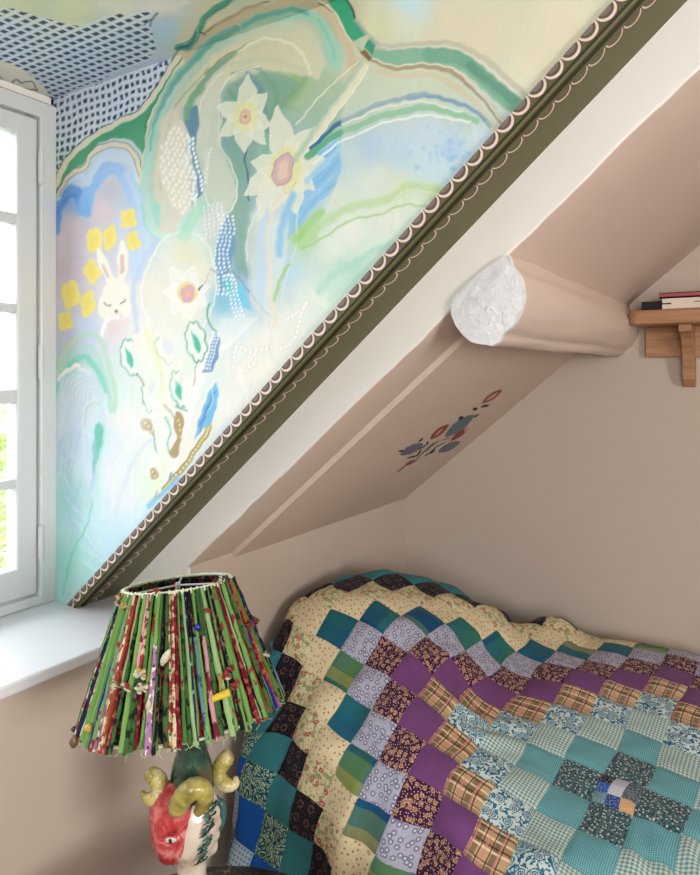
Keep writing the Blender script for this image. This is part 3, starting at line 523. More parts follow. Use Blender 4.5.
# solid backs of dormer: ceiling slab, blank cheek nearer, window wall strips
struct(MB().box(-1.5, .06, -.36, YC, DT+.002, DT+.1).build('trim_5', WHT))
wallpoly('wall_dormer_side', [(-1.5, -.35, SZ-.02), (-1.0, -.35, SZ-.02), (.05, -.35, L0(.05)), (.05, -.35, DT), (-1.5, -.35, DT)], (0, -.12, 0), WHT)
mb = MB().box(-1.5, XW-.005, YC-.006, YR+.02, SZ-.02, DT+.02).box(-1.5, XW-.005, -.36, YR, H+.605, DT+.02)
struct(mb.build('wall_window', WHT))
# slope above the dormer, up to the flat ceiling
mb = MB().prism([(-.06, -.5, DT+.002), (xs+.03, -.5, CT+.03), (xs-.05, -.5, CT+.09), (-.14, -.5, DT+.06)], (0, YC+.5+.13, 0))
struct(mb.build('ceiling_slope_front', WHT))
# big rafter beside the dormer: bright face, soffit
xsq = np.concatenate([[-1.1], np.linspace(-1.08, .6, 130)])
def edge(X): return L2(X)+.0055*noise.noise(Vector((X*8, 3, 1)))+.0035*noise.noise(Vector((X*31, 5, 1)))
mb = MB(); V = []; Fc = []
for X in xsq:
    e = edge(X); step = .012*max(0, min(1, (-.37-X)/.05)) if X > -.45 else .012
    f = 1.22
    V += [(X, YR, e+.32), (X, YR, e+.006), (X, YR+.003, e+.002), (X, YR+.008, e), (X, f-.006, L2(X)+.001), (X, f+.002, L2(X)-step), (X, f+.03, L2(X)-step-.0005), (X, YB+.02, L2(X)-step), (X, YB+.02, L2(X)+.2)]
k = 9
for i in range(len(xsq)-1):
    for j in range(k-1): Fc.append((i*k+j, i*k+j+1, (i+1)*k+j+1, (i+1)*k+j))
sl = mesh_obj('ceiling_slope', V, Fc, [PLX, WHT], None, True, [1 if j < 2 else 0 for i in range(len(xsq)-1) for j in range(k-1)])
sl.data.set_sharp_from_angle(angle=math.radians(30)); struct(sl)
mb = MB().prism([(XW-.1, YR, SZ-.0205), (XK+.0, YR, SZ-.0205), (XK, YR, edge(XK)+.01), (XK, YR, edge(XK)+.30), (XW-.1, YR, edge(XK)+.30)], (0, .012, 0))
struct(mb.build('wall_dormer_return', WHT))
# mirrored slope on the near side of the dormer
P = [(XK-.05, -.46, L2(XK-.05)), (.56, -.46, L2(.56)), (.56, -.46, L2(.56)+.12), (XK-.05, -.46, L2(XK-.05)+.12)]
wallpoly('ceiling_slope_near', P, (0, YF+.46, 0), PLY)
P = [(XK-.1, 2.13, L2(XK-.1)+.07), (.6, 2.13, L2(.6)+.07), (.6, 2.13, L2(.6)+.17), (XK-.1, 2.13, L2(XK-.1)+.17)]
wallpoly('trim_6', P, (0, -1.02, 0), WHT)
# olive trim board with beads and painted scallops
mb = MB(); TR = .030; x0, x1 = -1.345, .03
def tp_(X, Y, d): return (X, Y, L0(X)+d)
mb.prism([tp_(x0, YC-.008, 0), tp_(x0, YC-.008, -TR), tp_(x0, YR+.002, -TR), tp_(x0, YR+.002, 0)], (x1-x0, 0, .873*(x1-x0)), 0)
for d, y, r, m in ((-TR, YC-.006, .0035, 0), (-TR-.001, YC+.006, .0030, 1), (-TR-.0005, YC+.014, .003, 0), (-TR+.004, YC-.0085, .0016, 1)):
    mb.tube([tp_(x0, y, d), tp_(x1, y, d)], r, 8, m)
sp = .0232; n = int((x1-x0)/sp)
def strip(mb, pts, wd, nrm, m):             # flat painted stroke lying on a plane
    pts = np.array(pts); V = []
    for i, p in enumerate(pts):
        t = pts[min(i+1, len(pts)-1)]-pts[max(i-1, 0)]; t /= np.linalg.norm(t); s = np.cross(nrm, t)
        ww = wd*(.55+.45*math.sin(math.pi*i/(len(pts)-1))); V += [p+s*ww/2, p-s*ww/2]
    mb.add(V, [[2*i, 2*i+1, 2*i+3, 2*i+2] for i in range(len(pts)-1)], m)
ex = np.array((1, 0, .873)); ex /= np.linalg.norm(ex); ed = np.array((ex[2], 0, -ex[0]))   # along, down the board
yh = np.array((0, -1., 0))
for k in range(n):
    X = x0+sp*(k+.5); c0 = np.array(tp_(X, YC-.0088, 0)); L = sp/ex[0]
    q = [c0+ex*(math.cos(a)*L*.44)+ed*(math.sin(a)*.0140) for a in np.linspace(0.02, math.pi-.02, 13)]
    strip(mb, q, .0046, yh, 2)
    q = [c0+ex*(math.cos(a)*L*.30)+ed*(math.sin(a)*.0070)+yh*.0002 for a in np.linspace(0, math.pi, 11)]
    mb.add(q, [list(range(len(q)))], 3)
    c0 = np.array(tp_(X+.006, YC+.020, -TR-.0008)); nn = ed*-1
    q = [c0+ex*(math.cos(a)*L*.45)+np.array((0, 1., 0))*(math.sin(a)*.018) for a in np.linspace(.05, math.pi-.05, 13)]
    strip(mb, q, .0034, np.array((ed[0], 0, ed[2])), 2)
struct(mb.build('trim_1', [OLV, OLD, PNK, GRY]))
# sill
struct(MB().box(XW-.1, XK+.012, -.35, YR, SZ-.022, SZ).build('trim_2', plain('sill_white_paint', (230,230,235), .35, .5, .01, 6, .05, 30), None, False, .004))
# window
ZT = H+.60
wn = MB()
wn.box(XW-.06, XW+.006, .914, YC+.002, SZ, ZT).box(XW-.06, XW+.006, -.35, -.311, SZ, ZT)
wn.box(XW-.059, XW+.0052, -.349, YC-.001, H+.565, ZT+.001).box(XW-.059, XW+.0052, -.349, YC-.001, SZ+.0005, SZ+.022)
wf = wn.build('window_1', GLO, None, False, .004); struct(wf)
GL = NT('window_glass', .02, .5); GL.t.nodes.remove(GL.b)
tr = GL.n('ShaderNodeBsdfTransparent'); gs = GL.n('ShaderNodeBsdfGlossy', i_Roughness=.02); lw = GL.n('ShaderNodeLayerWeight', i_Blend=.12); mx = GL.n('ShaderNodeMixShader')
GL.l(lw.outputs['Fresnel'], mx.inputs[0]); GL.l(tr.outputs[0], mx.inputs[1]); GL.l(gs.outputs[0], mx.inputs[2]); GL.l(mx.outputs[0], GL.t.nodes['Material Output'].inputs[0])
def casement(ya, yb, hinge):
    b = MB(); z0, z1 = SZ+.027, H+.560; xa, xb = XW-.045, XW-.001; zs = (-.4345, -.259, -.238, -.0735, -.043, .125, .145, .320, .342, .519)
    b.box(xa, xb, ya, ya+.047, z0, z1).box(xa, xb, yb-.047, yb, z0, z1).box(xa+.0006, xb-.0006, ya+.0006, yb-.0006, z0+.0004, H+zs[0]).box(xa+.0006, xb-.0006, ya+.0006, yb-.0006, H+zs[9], z1-.0004)
    for k in range(1, 9, 2): b.box(xa+.008, xb-.006, ya+.03, yb-.03, H+zs[k], H+zs[k+1])
    ym = (ya+yb)/2; b.box(xa+.008, xb-.006, ym-.011, ym+.011, z0+.03, z1-.03)
    s = b.build('window_sash', GLO, wf, False, .004)
    g = MB().box(XW-.026, XW-.023, ya+.03, yb-.03, z0+.03, z1-.03).build('window_glass', GL.m, s)
    for z in (.32*1.5*.86, 0, -.36):
        pass
    for z in (.452, .018, -.385):
        hy = yb+.004 if hinge > 0 else ya-.004
        MB().tube([(XW+.006, hy, H+z-.036), (XW+.006, hy, H+z), (XW+.006, hy, H+z+.036)], .0065, 10).tube([(XW+.006, hy, H+z-.04), (XW+.006, hy, H+z+.04)], .004, 8).build('window_hinge', GLO, s, True)
casement(.306, .9105, 1); casement(-.3075, .301, -1)
# plain second window in the far right wall
b = MB(); b.box(XR+.02, XR+.08, wy0, wy1, wz0, wz0+.05).box(XR+.02, XR+.08, wy0, wy1, wz1-.05, wz1).box(XR+.02, XR+.08, wy0, wy0+.05, wz0, wz1).box(XR+.02, XR+.08, wy1-.05, wy1, wz0, wz1).box(XR+.03, XR+.07, (wy0+wy1)/2-.03, (wy0+wy1)/2+.03, wz0, wz1)
struct(b.build('window_2', GLO, None, False, .003))
# purlin with its cut whitewashed end
RW = NT('rough_lime_end', .9, .1); o_ = RW.obj(); f1 = RW.noise(38, o_, 6, .65, .6)
RW.col(RW.mix(f1, (226,225,225), (244,244,245))); RW.bump(RW.noise(85, o_, 6, .7, 1.2), .9, .006)
ring = [(450,303),(451,316),(456,327),(463,336),(472,343),(484,345),(493,346),(500,341),(503,334),(512,327),(519,316),(524,302),(524,288),(520,275),(512,264),(508,254),(500,258),(485,268),(466,285),(455,295)]
R0 = np.array([onY(a, b_, 1.062) for a, b_ in ring]); cen = R0.mean(0)
rb = spline(np.vstack([R0, R0[:1]]), 3)[:-1]; m_ = len(rb)
V = []; Fc = []; Mi = []
ys = [1.062]+list(np.linspace(1.072, 2.12, 34))
for a, Y in enumerate(ys):
    for k, q in enumerate(rb):
        s = 1.0 if a else .985; d = (q-cen)*s; g = 1+(.05*noise.noise(Vector((k*.22, Y*3.1, 0)))+.03*noise.noise(Vector((k*.7, Y*9, 4))) if a > 1 else .015*noise.noise(Vector((k*.9, 2, 7))))
        V.append((cen[0]+d[0]*g, Y, cen[2]+d[2]*g))
for a in range(len(ys)-1):
    for k in range(m_): Fc.append((a*m_+k, a*m_+(k+1) % m_, (a+1)*m_+(k+1) % m_, (a+1)*m_+k)); Mi.append(1 if a == 0 else 0)
# rough end cap in rings
rings = 16; base = len(V)
for s in range(1, rings):
    t = 1-s/rings
    for k, q in enumerate(rb):
        d = (q-cen)*.985*t; V.append((cen[0]+d[0], 1.062-.005*(1-t)+.0024*noise.noise(Vector((d[0]*60, d[2]*48, 1)))+.0018*noise.noise(Vector((d[0]*170, d[2]*140, 3))), cen[2]+d[2]))
V.append((cen[0], 1.057, cen[2])); pr = list(range(m_))
for s in range(1, rings):
    cu = [base+(s-1)*m_+k for k in range(m_)]
    for k in range(m_): Fc.append((pr[k], pr[(k+1) % m_], cu[(k+1) % m_], cu[k])); Mi.append(1)
    pr = cu
for k in range(m_): Fc.append((pr[k], pr[(k+1) % m_], len(V)-1)); Mi.append(1)
pu = mesh_obj('trim_3', V, Fc, [PLX, RW.m], None, True, Mi); pu.data.set_sharp_from_angle(angle=math.radians(42)); struct(pu)
# baseboard at the back, hidden by the bed
struct(MB().box(XK, XR, YB-.015, YB, 0, .09).build('baseboard_back', GLO))
# outside
GRD = plain('pale_bounce_ground', (158,158,148), .9, .1, .1, 3)  # unseen ground, made pale to bounce light onto the dormer ceiling
struct(MB().box(-40, -3.9, -20, 30, -3.0, -2.9).build('ground', GRD))
LF = NT('garden_leaves', .7, .2); LF.col(LF.ramp(LF.noise(3.1, LF.obj(), 3), [(.35, (110,160,84)), (.5, (164,206,110)), (.65, (206,232,150))]))
BK = plain('tree_bark', (92,74,56), .9, .1, .15, 9)
def tree(loc, h, r, label, seed):
    t = thing('garden_tree', loc, label, 'tree', 'garden trees outside the window')
    rs = np.random.RandomState(seed); L = np.array(loc, float)
    MB().tube([L, L+(0, .05, h*.3), L+(.05, 0, h*.65)], [.12, .09, .04], 9).build('trunk', BK, t, True)
    b = MB()
    for k in range(2600):
        d = rs.normal(size=3); d /= np.linalg.norm(d); q = r*(rs.uniform(.3, 1)**.4)*(1+.22*noise.noise(Vector(d*2.3)+Vector((seed, 0, 0))))
        c = L+(0, 0, h*.62)+d*q*np.array((1, 1, h*.42/r)); a = rs.normal(size=3); a /= np.linalg.norm(a); e = np.cross(a, rs.normal(size=3)); e /= np.linalg.norm(e); s = rs.uniform(.05, .1)
        b.add([c-a*s, c+e*s*.5, c+a*s, c-e*s*.5], [[0, 1, 2, 3]])
    b.build('foliage', LF.m, t)
tree((-8.3, 4.3, -2.9), 3.85, 1.35, 'bushy pale green tree filling the lower panes of the left window', 1)
tree((-11.5, 7.8, -2.9), 3.9, 1.5, 'second green tree further back behind the lower window panes', 5)
# ================================================================ floral decal on the slope
def onS(px, py, lift=.0012):
    d = ray(px, py); c = .194+.853*.363-.012-lift       # z = c + .853 X
    t = c/(d[2]-.853*d[0]); return d*t+U_*H
DC = [plain('decal_'+n, c, .6, .2, .12, 160) for n, c in (('brick_red', (150,66,60)), ('near_black', (42,38,42)), ('slate_blue', (96,118,128)), ('dusty_violet', (112,106,128)), ('pale_rose', (206,160,150)), ('leaf_olive', (122,124,92)), ('steel', (104,112,122)))]
mb = MB()
def dp(pts, m, lift=.0012): P = [onS(380+a/5, 370+b/5, lift) for a, b in pts]; mb.add(P, [list(range(len(P)))], m)
def leafp(cx, cy, L, W, ang, m, lift=.0012, teeth=0):
    a = math.radians(ang); ca, sa = math.cos(a), -math.sin(a); P = []
    for k in range(24):
        q = 2*math.pi*k/24; wv = 1+(teeth*(.5 if k % 2 else -.5) if teeth else 0)
        u = math.cos(q)*L/2; v = math.sin(q)*W/2*(1-.35*abs(math.cos(q))**2)*wv; P.append((cx+u*ca-v*sa, cy+u*sa+v*ca))
    dp(P, m, lift)
leafp(561, 132, 118, 30, 34, 0); leafp(560, 133, 74, 13, 34, 4, .0017); leafp(476, 195, 26, 16, 15, 1); leafp(525, 180, 46, 13, 14, 1); leafp(481, 230, 36, 8, 36, 1)
leafp(397, 279, 178, 50, 37, 2, .0012, .1); leafp(405, 240, 28, 18, 25, 1); leafp(297, 309, 118, 32, 38, 0); leafp(293, 312, 60, 8, 40, 4, .0017); leafp(397, 322, 108, 26, 36, 0); leafp(430, 298, 30, 10, 60, 4, .0017)
leafp(346, 384, 122, 36, 26, 6, .0012, .2); leafp(158, 397, 128, 40, 26, 3, .0012, .22); leafp(106, 405, 30, 9, 10, 1); leafp(205, 350, 34, 8, 40, 1); leafp(150, 464, 60, 15, 30, 0); leafp(108, 494, 62, 8, 38, 5)
for cx, cy, L, W, a, m in ((160,434,58,8,15,1),(195,415,46,9,55,1),(237,366,20,10,70,1),(262,408,34,12,38,1),(230,400,90,6,42,5),(270,372,80,6,35,5),(215,385,60,6,30,1),(250,385,66,7,48,6),(300,375,84,6,28,5),(330,345,50,5,20,5),(190,440,70,5,50,5),(240,420,50,5,30,1),(270,395,55,6,45,6),(180,400,50,5,25,5)): leafp(cx, cy, L, W, a, m, .0015)
tag(mb.build('flower_transfer', DC), 'folk style red, slate blue and violet flower spray transferred onto the sloping plaster', 'wall decal')
# ================================================================ shelf and books
OAK = wood('shelf_wood', (158,112,78), (204,158,120), 0, 1, .5)
sh = thing('wall_shelf', (-.1, 2.09, H+.119), 'wooden shelf with rounded end and curved bracket on the back wall', 'shelf')
z0, z1 = H+.121, H+.158; xa, xb, yf, yb = -.345, .75, 1.93, 2.098
pl = [(xb, yf), (xb, yb), (xa+.0, yb)]+[(xa+.028-.028*math.sin(a), yf+.028-.028*math.cos(a)) for a in np.linspace(math.pi/2, 0, 7)]
MB().prism([(a, b, z0) for a, b in pl], (0, 0, z1-z0)).build('shelf_board', OAK, sh, False, .007, 3)
MB().box(-.322, .70, 2.078, 2.099, H+.036, z0).build('wall_cleat', OAK, sh, False, .002)
for bx in (-.225, .45):
    pr_ = [(2.098, 0), (1.965, 0), (1.968, -.02)]+[(1.975+.085*math.sin(t)*1.0, -.02-.125*(1-math.cos(t))) for t in np.linspace(.25, math.pi/2, 8)]+[(2.078, -.166), (2.098, -.168)]
    MB().prism([(bx, y, z0+z) for y, z in pr_], (.03, 0, 0)).build('shelf_bracket', OAK, sh, False, .002)
PGS = plain('book_pages', (226,216,200), .8, .1, .03, 60)
def book(x0, x1, y0, y1, z, th, cover, label, marks=None, group=None):
    c = plain('cover_paper', cover, .5, .35, .03, 20)
    o = MB().box(x0, x1, y0, y1, z, z+.002).box(x0, x1, y0, y1, z+th-.002, z+th).box(x0, x1, y0, y0+.002, z, z+th)
    ms = [c]
    if marks:
        for a, b_, c_, d_, mcol in marks: ms.append(plain('spine_ink', mcol, .6)); o.box(x0+a, x0+b_, y0-.0006, y0+.001, z+c_, z+d_, len(ms)-1)
    bk = o.build('book', ms); tag(bk, label, 'book', group); MB().box(x0+.002, x1-.002, y0+.003, y1-.003, z+.002, z+th-.002).build('page_block', PGS, bk)
zb = z1
book(-.262, .0, 1.955, 2.085, zb+.0005, .031, (228,214,196), 'thick cream spined book lying flat on the shelf, lower of the visible pair', [(0, .022, .014, .0175, (30,26,28)), (.075, .17, .017, .0195, (110,104,98))])
book(-.27, -.03, 1.957, 2.08, zb+.0325, .013, (168,84,92), 'thin dusty pink book resting on top of the cream book')
book(-.155, .02, 1.965, 2.08, zb+.046, .007, (120,124,112), 'thin grey green booklet on top of the pink book', [(-.002, .05, .001, .004, (214,208,196))])
book(-.318, -.266, 1.985, 2.09, zb+.0005, .026, (26,22,26), 'small black book lying at the left end of the shelf')
# ================================================================ bed and quilt
G = np.array(QG, float)/1000.; G[:, :, 2] += H
i0, j0 = -14, -8
G[9, 15, 2] += .018; G[9, 16, 2] += .040; G[10, 16, 2] += .048; G[10, 15, 2] += .012; G[11, 16, 2] += .012; G[8, 16, 2] += .012
ext = []                                     # carry the cloth on to the foot of the bed
for k in range(1, 10):
    e = G[-1].copy(); e[:, 0] += .08*k; s = min(1, k/4)
    yt = np.interp(np.arange(j0, j0+G.shape[1]), [-8, -3, 9], [1.0, 1.02, 2.0]); zt = np.interp(np.arange(j0, j0+G.shape[1]), [-8, -3, -2, 9], [.20, .52, .575, .585])
    e[:, 1] = e[:, 1]*(1-s)+yt*s; e[:, 2] = e[:, 2]*(1-s)+zt*s; ext.append(e)
G = np.concatenate([G, np.array(ext)], 0)
SUB = 11
def up(A, ax):
    A = np.moveaxis(A, ax, 0); n = A.shape[0]; Q = np.concatenate([[3*A[0]-2*A[1]], [2*A[0]-A[1]], A, [2*A[-1]-A[-2]], [3*A[-1]-2*A[-2]]]); u = np.linspace(-.5, n-.5, n*SUB+1); out = []
    for t in u:
        k = int(math.floor(t)); f = t-k; a, b, c, d = Q[k+1], Q[k+2], Q[k+3], Q[min(k+4, len(Q)-1)]
        out.append(.5*((2*b)+(c-a)*f+(2*a-5*b+4*c-d)*f*f+(3*b-a-3*c+d)*f**3))
    return np.moveaxis(np.array(out), 0, ax), u
S_, uu = up(G, 0); S_, vv = up(S_, 1)
uu = uu+i0; vv = vv+j0
Pn = S_.copy(); du = np.gradient(Pn, axis=0); dv = np.gradient(Pn, axis=1); N = np.cross(du, dv); N /= np.linalg.norm(N, axis=2)[..., None]+1e-9
UU, VV = np.meshgrid(uu, vv, indexing='ij')
hgt = np.zeros(UU.shape)
fu = np.abs((UU+.5) % 1-.5); fu = np.minimum((UU+.5) % 1, 1-(UU+.5) % 1); fv = np.minimum((VV+.5) % 1, 1-(VV+.5) % 1)
hgt -= .0022*np.exp(-(fu/.06)**2)+.0022*np.exp(-(fv/.06)**2)
hgt += .0012*np.minimum(1, np.minimum(fu, fv)*5)
for a in range(UU.shape[0]):
    for b in range(UU.shape[1]):
        q = Vector((UU[a, b]*.7, VV[a, b]*.7, 0)); hgt[a, b] += .0045*noise.noise(q)+.0022*noise.noise(q*2.7+Vector((4, 1, 0)))
m = np.exp(-(((UU-2.0)/1.3)**2+((VV+1.6)/1.2)**2)); hgt += .007*m*np.sin((UU*1.0+VV*.35)*2*np.pi/.62)
m = np.exp(-(((UU+3.6)/.9)**2+((VV-.3)/.9)**2)); hgt += .006*m*np.sin((UU*.5-VV)*2*np.pi/.9)
hgt += .030*np.exp(-((UU+4.7)/.75)**2-((VV-7.3)/.8)**2)-.012*np.exp(-((UU+5.6)/.5)**2-((VV-6.2)/.8)**2)
hgt += .0075*np.clip((-VV-2.2)/2, 0, 1)*np.sin(UU*2*np.pi/1.7+VV*.5+1.2*np.sin(UU*1.3))
hgt += .0035*np.sin((UU-VV)*2*np.pi/2.3+np.sin(UU*.9)*2)*np.exp(-((UU+6)/4)**2-((VV-1)/4)**2)
m = np.exp(-(((UU+9.5)/1.2)**2+((VV+4.5)/2.5)**2)); hgt += .006*m*np.sin((UU+VV*.2)*2*np.pi/1.1)
S_ = S_+N*hgt[..., None]*np.sign(N[..., 2].mean())
S_[..., 0] = np.maximum(S_[..., 0], XK+.008); S_[..., 1] = np.minimum(S_[..., 1], YB-.004); S_[..., 2] = np.maximum(S_[..., 2], .03)
nu, nv = len(uu), len(vv)
# --- the printed cottons, one material for each ring of the pattern
def fab(name, rough=.9):
    t = NT('cotton_'+name, rough, .08); t.dim = '2D'; u = t.uv(); t.u = u
    sx = t.n('ShaderNodeSeparateXYZ'); t.l(u, sx.inputs[0]); t.x = sx.outputs[0]; t.y = sx.outputs[1]
    t.b.inputs['Sheen Weight'].default_value = .06
    wv = t.noise(60, u, 2); t.bump(wv, .25, .0008); return t
def stripes(t, v, freq, a, b, off=0.0): return t.step(t.math('ABSOLUTE', t.math('SUBTRACT', t.math('FRACT', t.math('MULTIPLY_ADD', v, freq, off)), .5)), b, a)
def dist_uv(t, amt=.15, sc=5):
    n = t.n('ShaderNodeTexNoise', i_Scale=sc); t.l(t.u, n.inputs['Vector']); m = t.n('ShaderNodeVectorMath', operation='MULTIPLY_ADD'); t.l(n.outputs['Color'], m.inputs[0]); m.inputs[1].default_value = (amt,)*3; t.l(t.u, m.inputs[2]); return m.outputs[0]
def cellrnd(t):
    m = t.n('ShaderNodeVectorMath', operation='FLOOR'); a = t.n('ShaderNodeVectorMath', operation='ADD'); a.inputs[1].default_value = (.5, .5, 0); t.l(t.u, a.inputs[0]); t.l(a.outputs[0], m.inputs[0])
    w_ = t.n('ShaderNodeTexWhiteNoise', noise_dimensions='2D'); t.l(m.outputs[0], w_.inputs['Vector']); return w_
QM = []
def dots(t, base, dot, freq=14, r=.22, vec=None):
    d = t.voro(freq, vec or t.u, 0); return t.mix(t.step(d, r, r*.6), base, dot)
# 0 centre: nine tiny scraps
t = fab('tiny_scraps'); m3 = t.n('ShaderNodeVectorMath', operation='MULTIPLY_ADD'); t.l(t.u, m3.inputs[0]); m3.inputs[1].default_value = (3, 3, 0); m3.inputs[2].default_value = (1.5, 1.5, 0)
fl = t.n('ShaderNodeVectorMath', operation='FLOOR'); t.l(m3.outputs[0], fl.inputs[0]); sq = t.n('ShaderNodeSeparateXYZ'); t.l(fl.outputs[0], sq.inputs[0])
idx = t.math('ADD', t.math('MULTIPLY', sq.outputs[1], 3.0), sq.outputs[0]); idx = t.math('DIVIDE', t.math('ADD', idx, .5), 9.0)
cc = t.ramp(idx, [(0, (110,150,160)), (1/9, (34,74,140)), (2/9, (214,168,120)), (3/9, (40,96,190)), (4/9, (206,212,222)), (5/9, (84,98,108)), (6/9, (30,24,46)), (7/9, (190,190,204)), (8/9, (70,88,100))], 'CONSTANT')
t.col(t.mix(t.math('MULTIPLY', t.step(t.voro(18, t.u), .3, .2), .35), cc, (240,236,226))); QM.append(t.m)
# 1 dark green sprig
t = fab('dark_green_sprig'); du_ = dist_uv(t, .1, 8); c = t.mix(t.step(t.noise(16, du_, 3), .45, .6), (34,74,84), (76,122,126)); c = t.mix(t.step(t.voro(9, t.u, .9), .22, .16), c, (206,208,200)); c = t.mix(t.step(t.voro(17, t.u, 1), .16, .1), c, (190,130,110)); t.col(c); QM.append(t.m)
# 2 teal pin dot
t = fab('teal_pin_dot'); t.col(dots(t, (82,152,162), (170,206,204), 22, .3)); QM.append(t.m)
# 3 gingham
t = fab('sage_gingham'); a = stripes(t, t.x, 11, .2, .3); b = stripes(t, t.y, 11, .2, .3); t.col(t.mix(t.math('MULTIPLY', t.math('ADD', a, b), .5), (212,222,212), (96,148,148))); QM.append(t.m)
# 4 blue bloom on ecru
t = fab('blue_bloom'); du_ = dist_uv(t, .12, 6); v1 = t.voro(3.1, du_, .7); w1 = t.math('SINE', t.math('MULTIPLY', v1, 46.0)); msk = t.step(v1, .44, .36)
pet = t.math('MULTIPLY', t.step(w1, -.3, .2), msk); lf = t.math('MULTIPLY', t.step(t.noise(12, du_, 2), .5, .54), t.step(v1, .3, .38)); c = t.mix(t.math('MAXIMUM', pet, lf), (208,224,218), (34,104,136)); c = t.mix(t.math('MULTIPLY', t.step(v1, .2, .1), .35), c, (60,120,150)); t.col(c); QM.append(t.m)
# 5 tan plaid
t = fab('tan_plaid'); rn = cellrnd(t); c = t.ramp(rn.outputs['Value'], [(0, (204,178,136)), (.5, (196,164,122)), (1, (190,148,116))])
c = t.mix(t.math('MULTIPLY', stripes(t, t.x, 2, .12, .18, .2), .7), c, (84,82,62)); c = t.mix(t.math('MULTIPLY', stripes(t, t.y, 2, .12, .2, .5), .45), c, (112,88,62))
c = t.mix(t.math('MULTIPLY', stripes(t, t.y, 4, .08, .11), .8), c, (240,218,184)); c = t.mix(t.math('MULTIPLY', stripes(t, t.x, 4, .045, .07, .35), .85), c, (44,30,32)); c = t.mix(t.math('MULTIPLY', stripes(t, t.y, 3, .045, .07, .6), .8), c, (60,30,38)); c = t.mix(t.math('MULTIPLY', stripes(t, t.x, 3, .08, .12, .8), .5), c, (214,130,130)); t.col(c); QM.append(t.m)
# 6 plain purple
t = fab('plain_purple', .75); t.col(t.mix(t.noise(3, t.u), (108,64,112), (122,74,126))); QM.append(t.m)
# 7 aubergine with tan buds
t = fab('aubergine_buds'); v1 = t.voro(5.2, t.u, .8); c = t.mix(t.step(v1, .34, .29), (70,32,56), (172,130,100)); c = t.mix(t.step(v1, .17, .1), c, (168,104,70)); c = t.mix(t.step(t.voro(13, t.u, .9), .2, .13), c, (216,196,206)); t.col(c); QM.append(t.m)
# 8 lavender grey rings
t = fab('lavender_rings'); v1 = t.voro(5.4, t.u, .8); ri = t.step(t.math('ABSOLUTE', t.math('SUBTRACT', v1, .28)), .12, .05); c = t.mix(t.noise(9, t.u), (150,150,178), (196,196,208)); c = t.mix(t.math('MULTIPLY', ri, .75), c, (88,90,122)); c = t.mix(t.step(v1, .13, .07), c, (226,226,232)); t.col(c); QM.append(t.m)
# 9 madras, each patch cut from another corner
t = fab('green_blue_madras'); rn = cellrnd(t); m_2 = t.n('ShaderNodeVectorMath', operation='MULTIPLY_ADD'); t.l(rn.outputs['Color'], m_2.inputs[0]); m_2.inputs[1].default_value = (9, 9, 0); t.l(t.u, m_2.inputs[2]); s2 = t.n('ShaderNodeSeparateXYZ'); t.l(m_2.outputs[0], s2.inputs[0])
a = t.ramp(t.math('FRACT', t.math('MULTIPLY', s2.outputs[0], .31)), [(0, (24,70,124)), (.2, (50,124,120)), (.38, (66,128,84)), (.58, (30,104,148)), (.8, (28,84,120))], 'CONSTANT')
b = t.ramp(t.math('FRACT', t.math('MULTIPLY', s2.outputs[1], .37)), [(0, (50,116,92)), (.24, (206,190,52)), (.38, (120,146,70)), (.56, (26,54,116)), (.76, (44,100,116))], 'CONSTANT')
c = t.mix(.5, a, b); c = t.mix(t.math('MULTIPLY', t.noise(5, t.u, 4, .7), .35), c, (30,110,120)); t.col(t.mix(t.math('MULTIPLY', t.noise(70, t.u, 2), .3), c, (20,60,70))); QM.append(t.m)
# 10 cream with little flowers
t = fab('cream_sprig'); v1 = t.voro(5.6, t.u, .7); c = t.mix(t.step(v1, .2, .14), (220,206,168), (182,128,100)); c = t.mix(t.math('MULTIPLY', t.step(t.voro(10, t.u, 1), .15, .08), .6), c, (120,136,90)); t.col(c); QM.append(t.m)
# 11 cream with roses
t = fab('cream_roses'); du_ = dist_uv(t, .15, 5); c = t.mix(t.step(t.noise(7, du_, 3), .5, .6), (214,206,166), (150,158,112)); v1 = t.voro(2.6, du_, .9); c = t.mix(t.step(v1, .2, .15), c, (176,66,70)); c = t.mix(t.step(v1, .1, .06), c, (224,170,150)); c = t.mix(t.step(t.voro(8, t.u, 1), .17, .12), c, (150,96,70)); t.col(c); QM.append(t.m)
# 12 black with rose rings
t = fab('black_garland'); v1 = t.voro(2.9, t.u, .5); ri = t.math('MULTIPLY', t.step(t.math('ABSOLUTE', t.math('SUBTRACT', v1, .24)), .08, .03), t.step(t.noise(26, t.u, 1), .42, .5)); c = t.mix(ri, (26,22,34), (112,84,78)); c = t.mix(t.math('MULTIPLY', t.step(t.voro(16, t.u, 1), .14, .08), .6), c, (140,132,120)); t.col(c); QM.append(t.m)
# 13 sea green pin dot
t = fab('sea_green_dot'); t.col(dots(t, (38,112,124), (104,168,166), 20, .26)); QM.append(t.m)
# 14 paisley
t = fab('paisley'); du_ = dist_uv(t, .25, 4); v1 = t.voro(2.4, du_, .8); w1 = t.math('SINE', t.math('MULTIPLY', v1, 40.0)); c = t.mix(t.step(w1, -.1, .3), (168,192,164), (26,84,98)); c = t.mix(t.step(t.noise(13, du_, 2), .52, .56), c, (26,74,90)); t.col(c); QM.append(t.m)
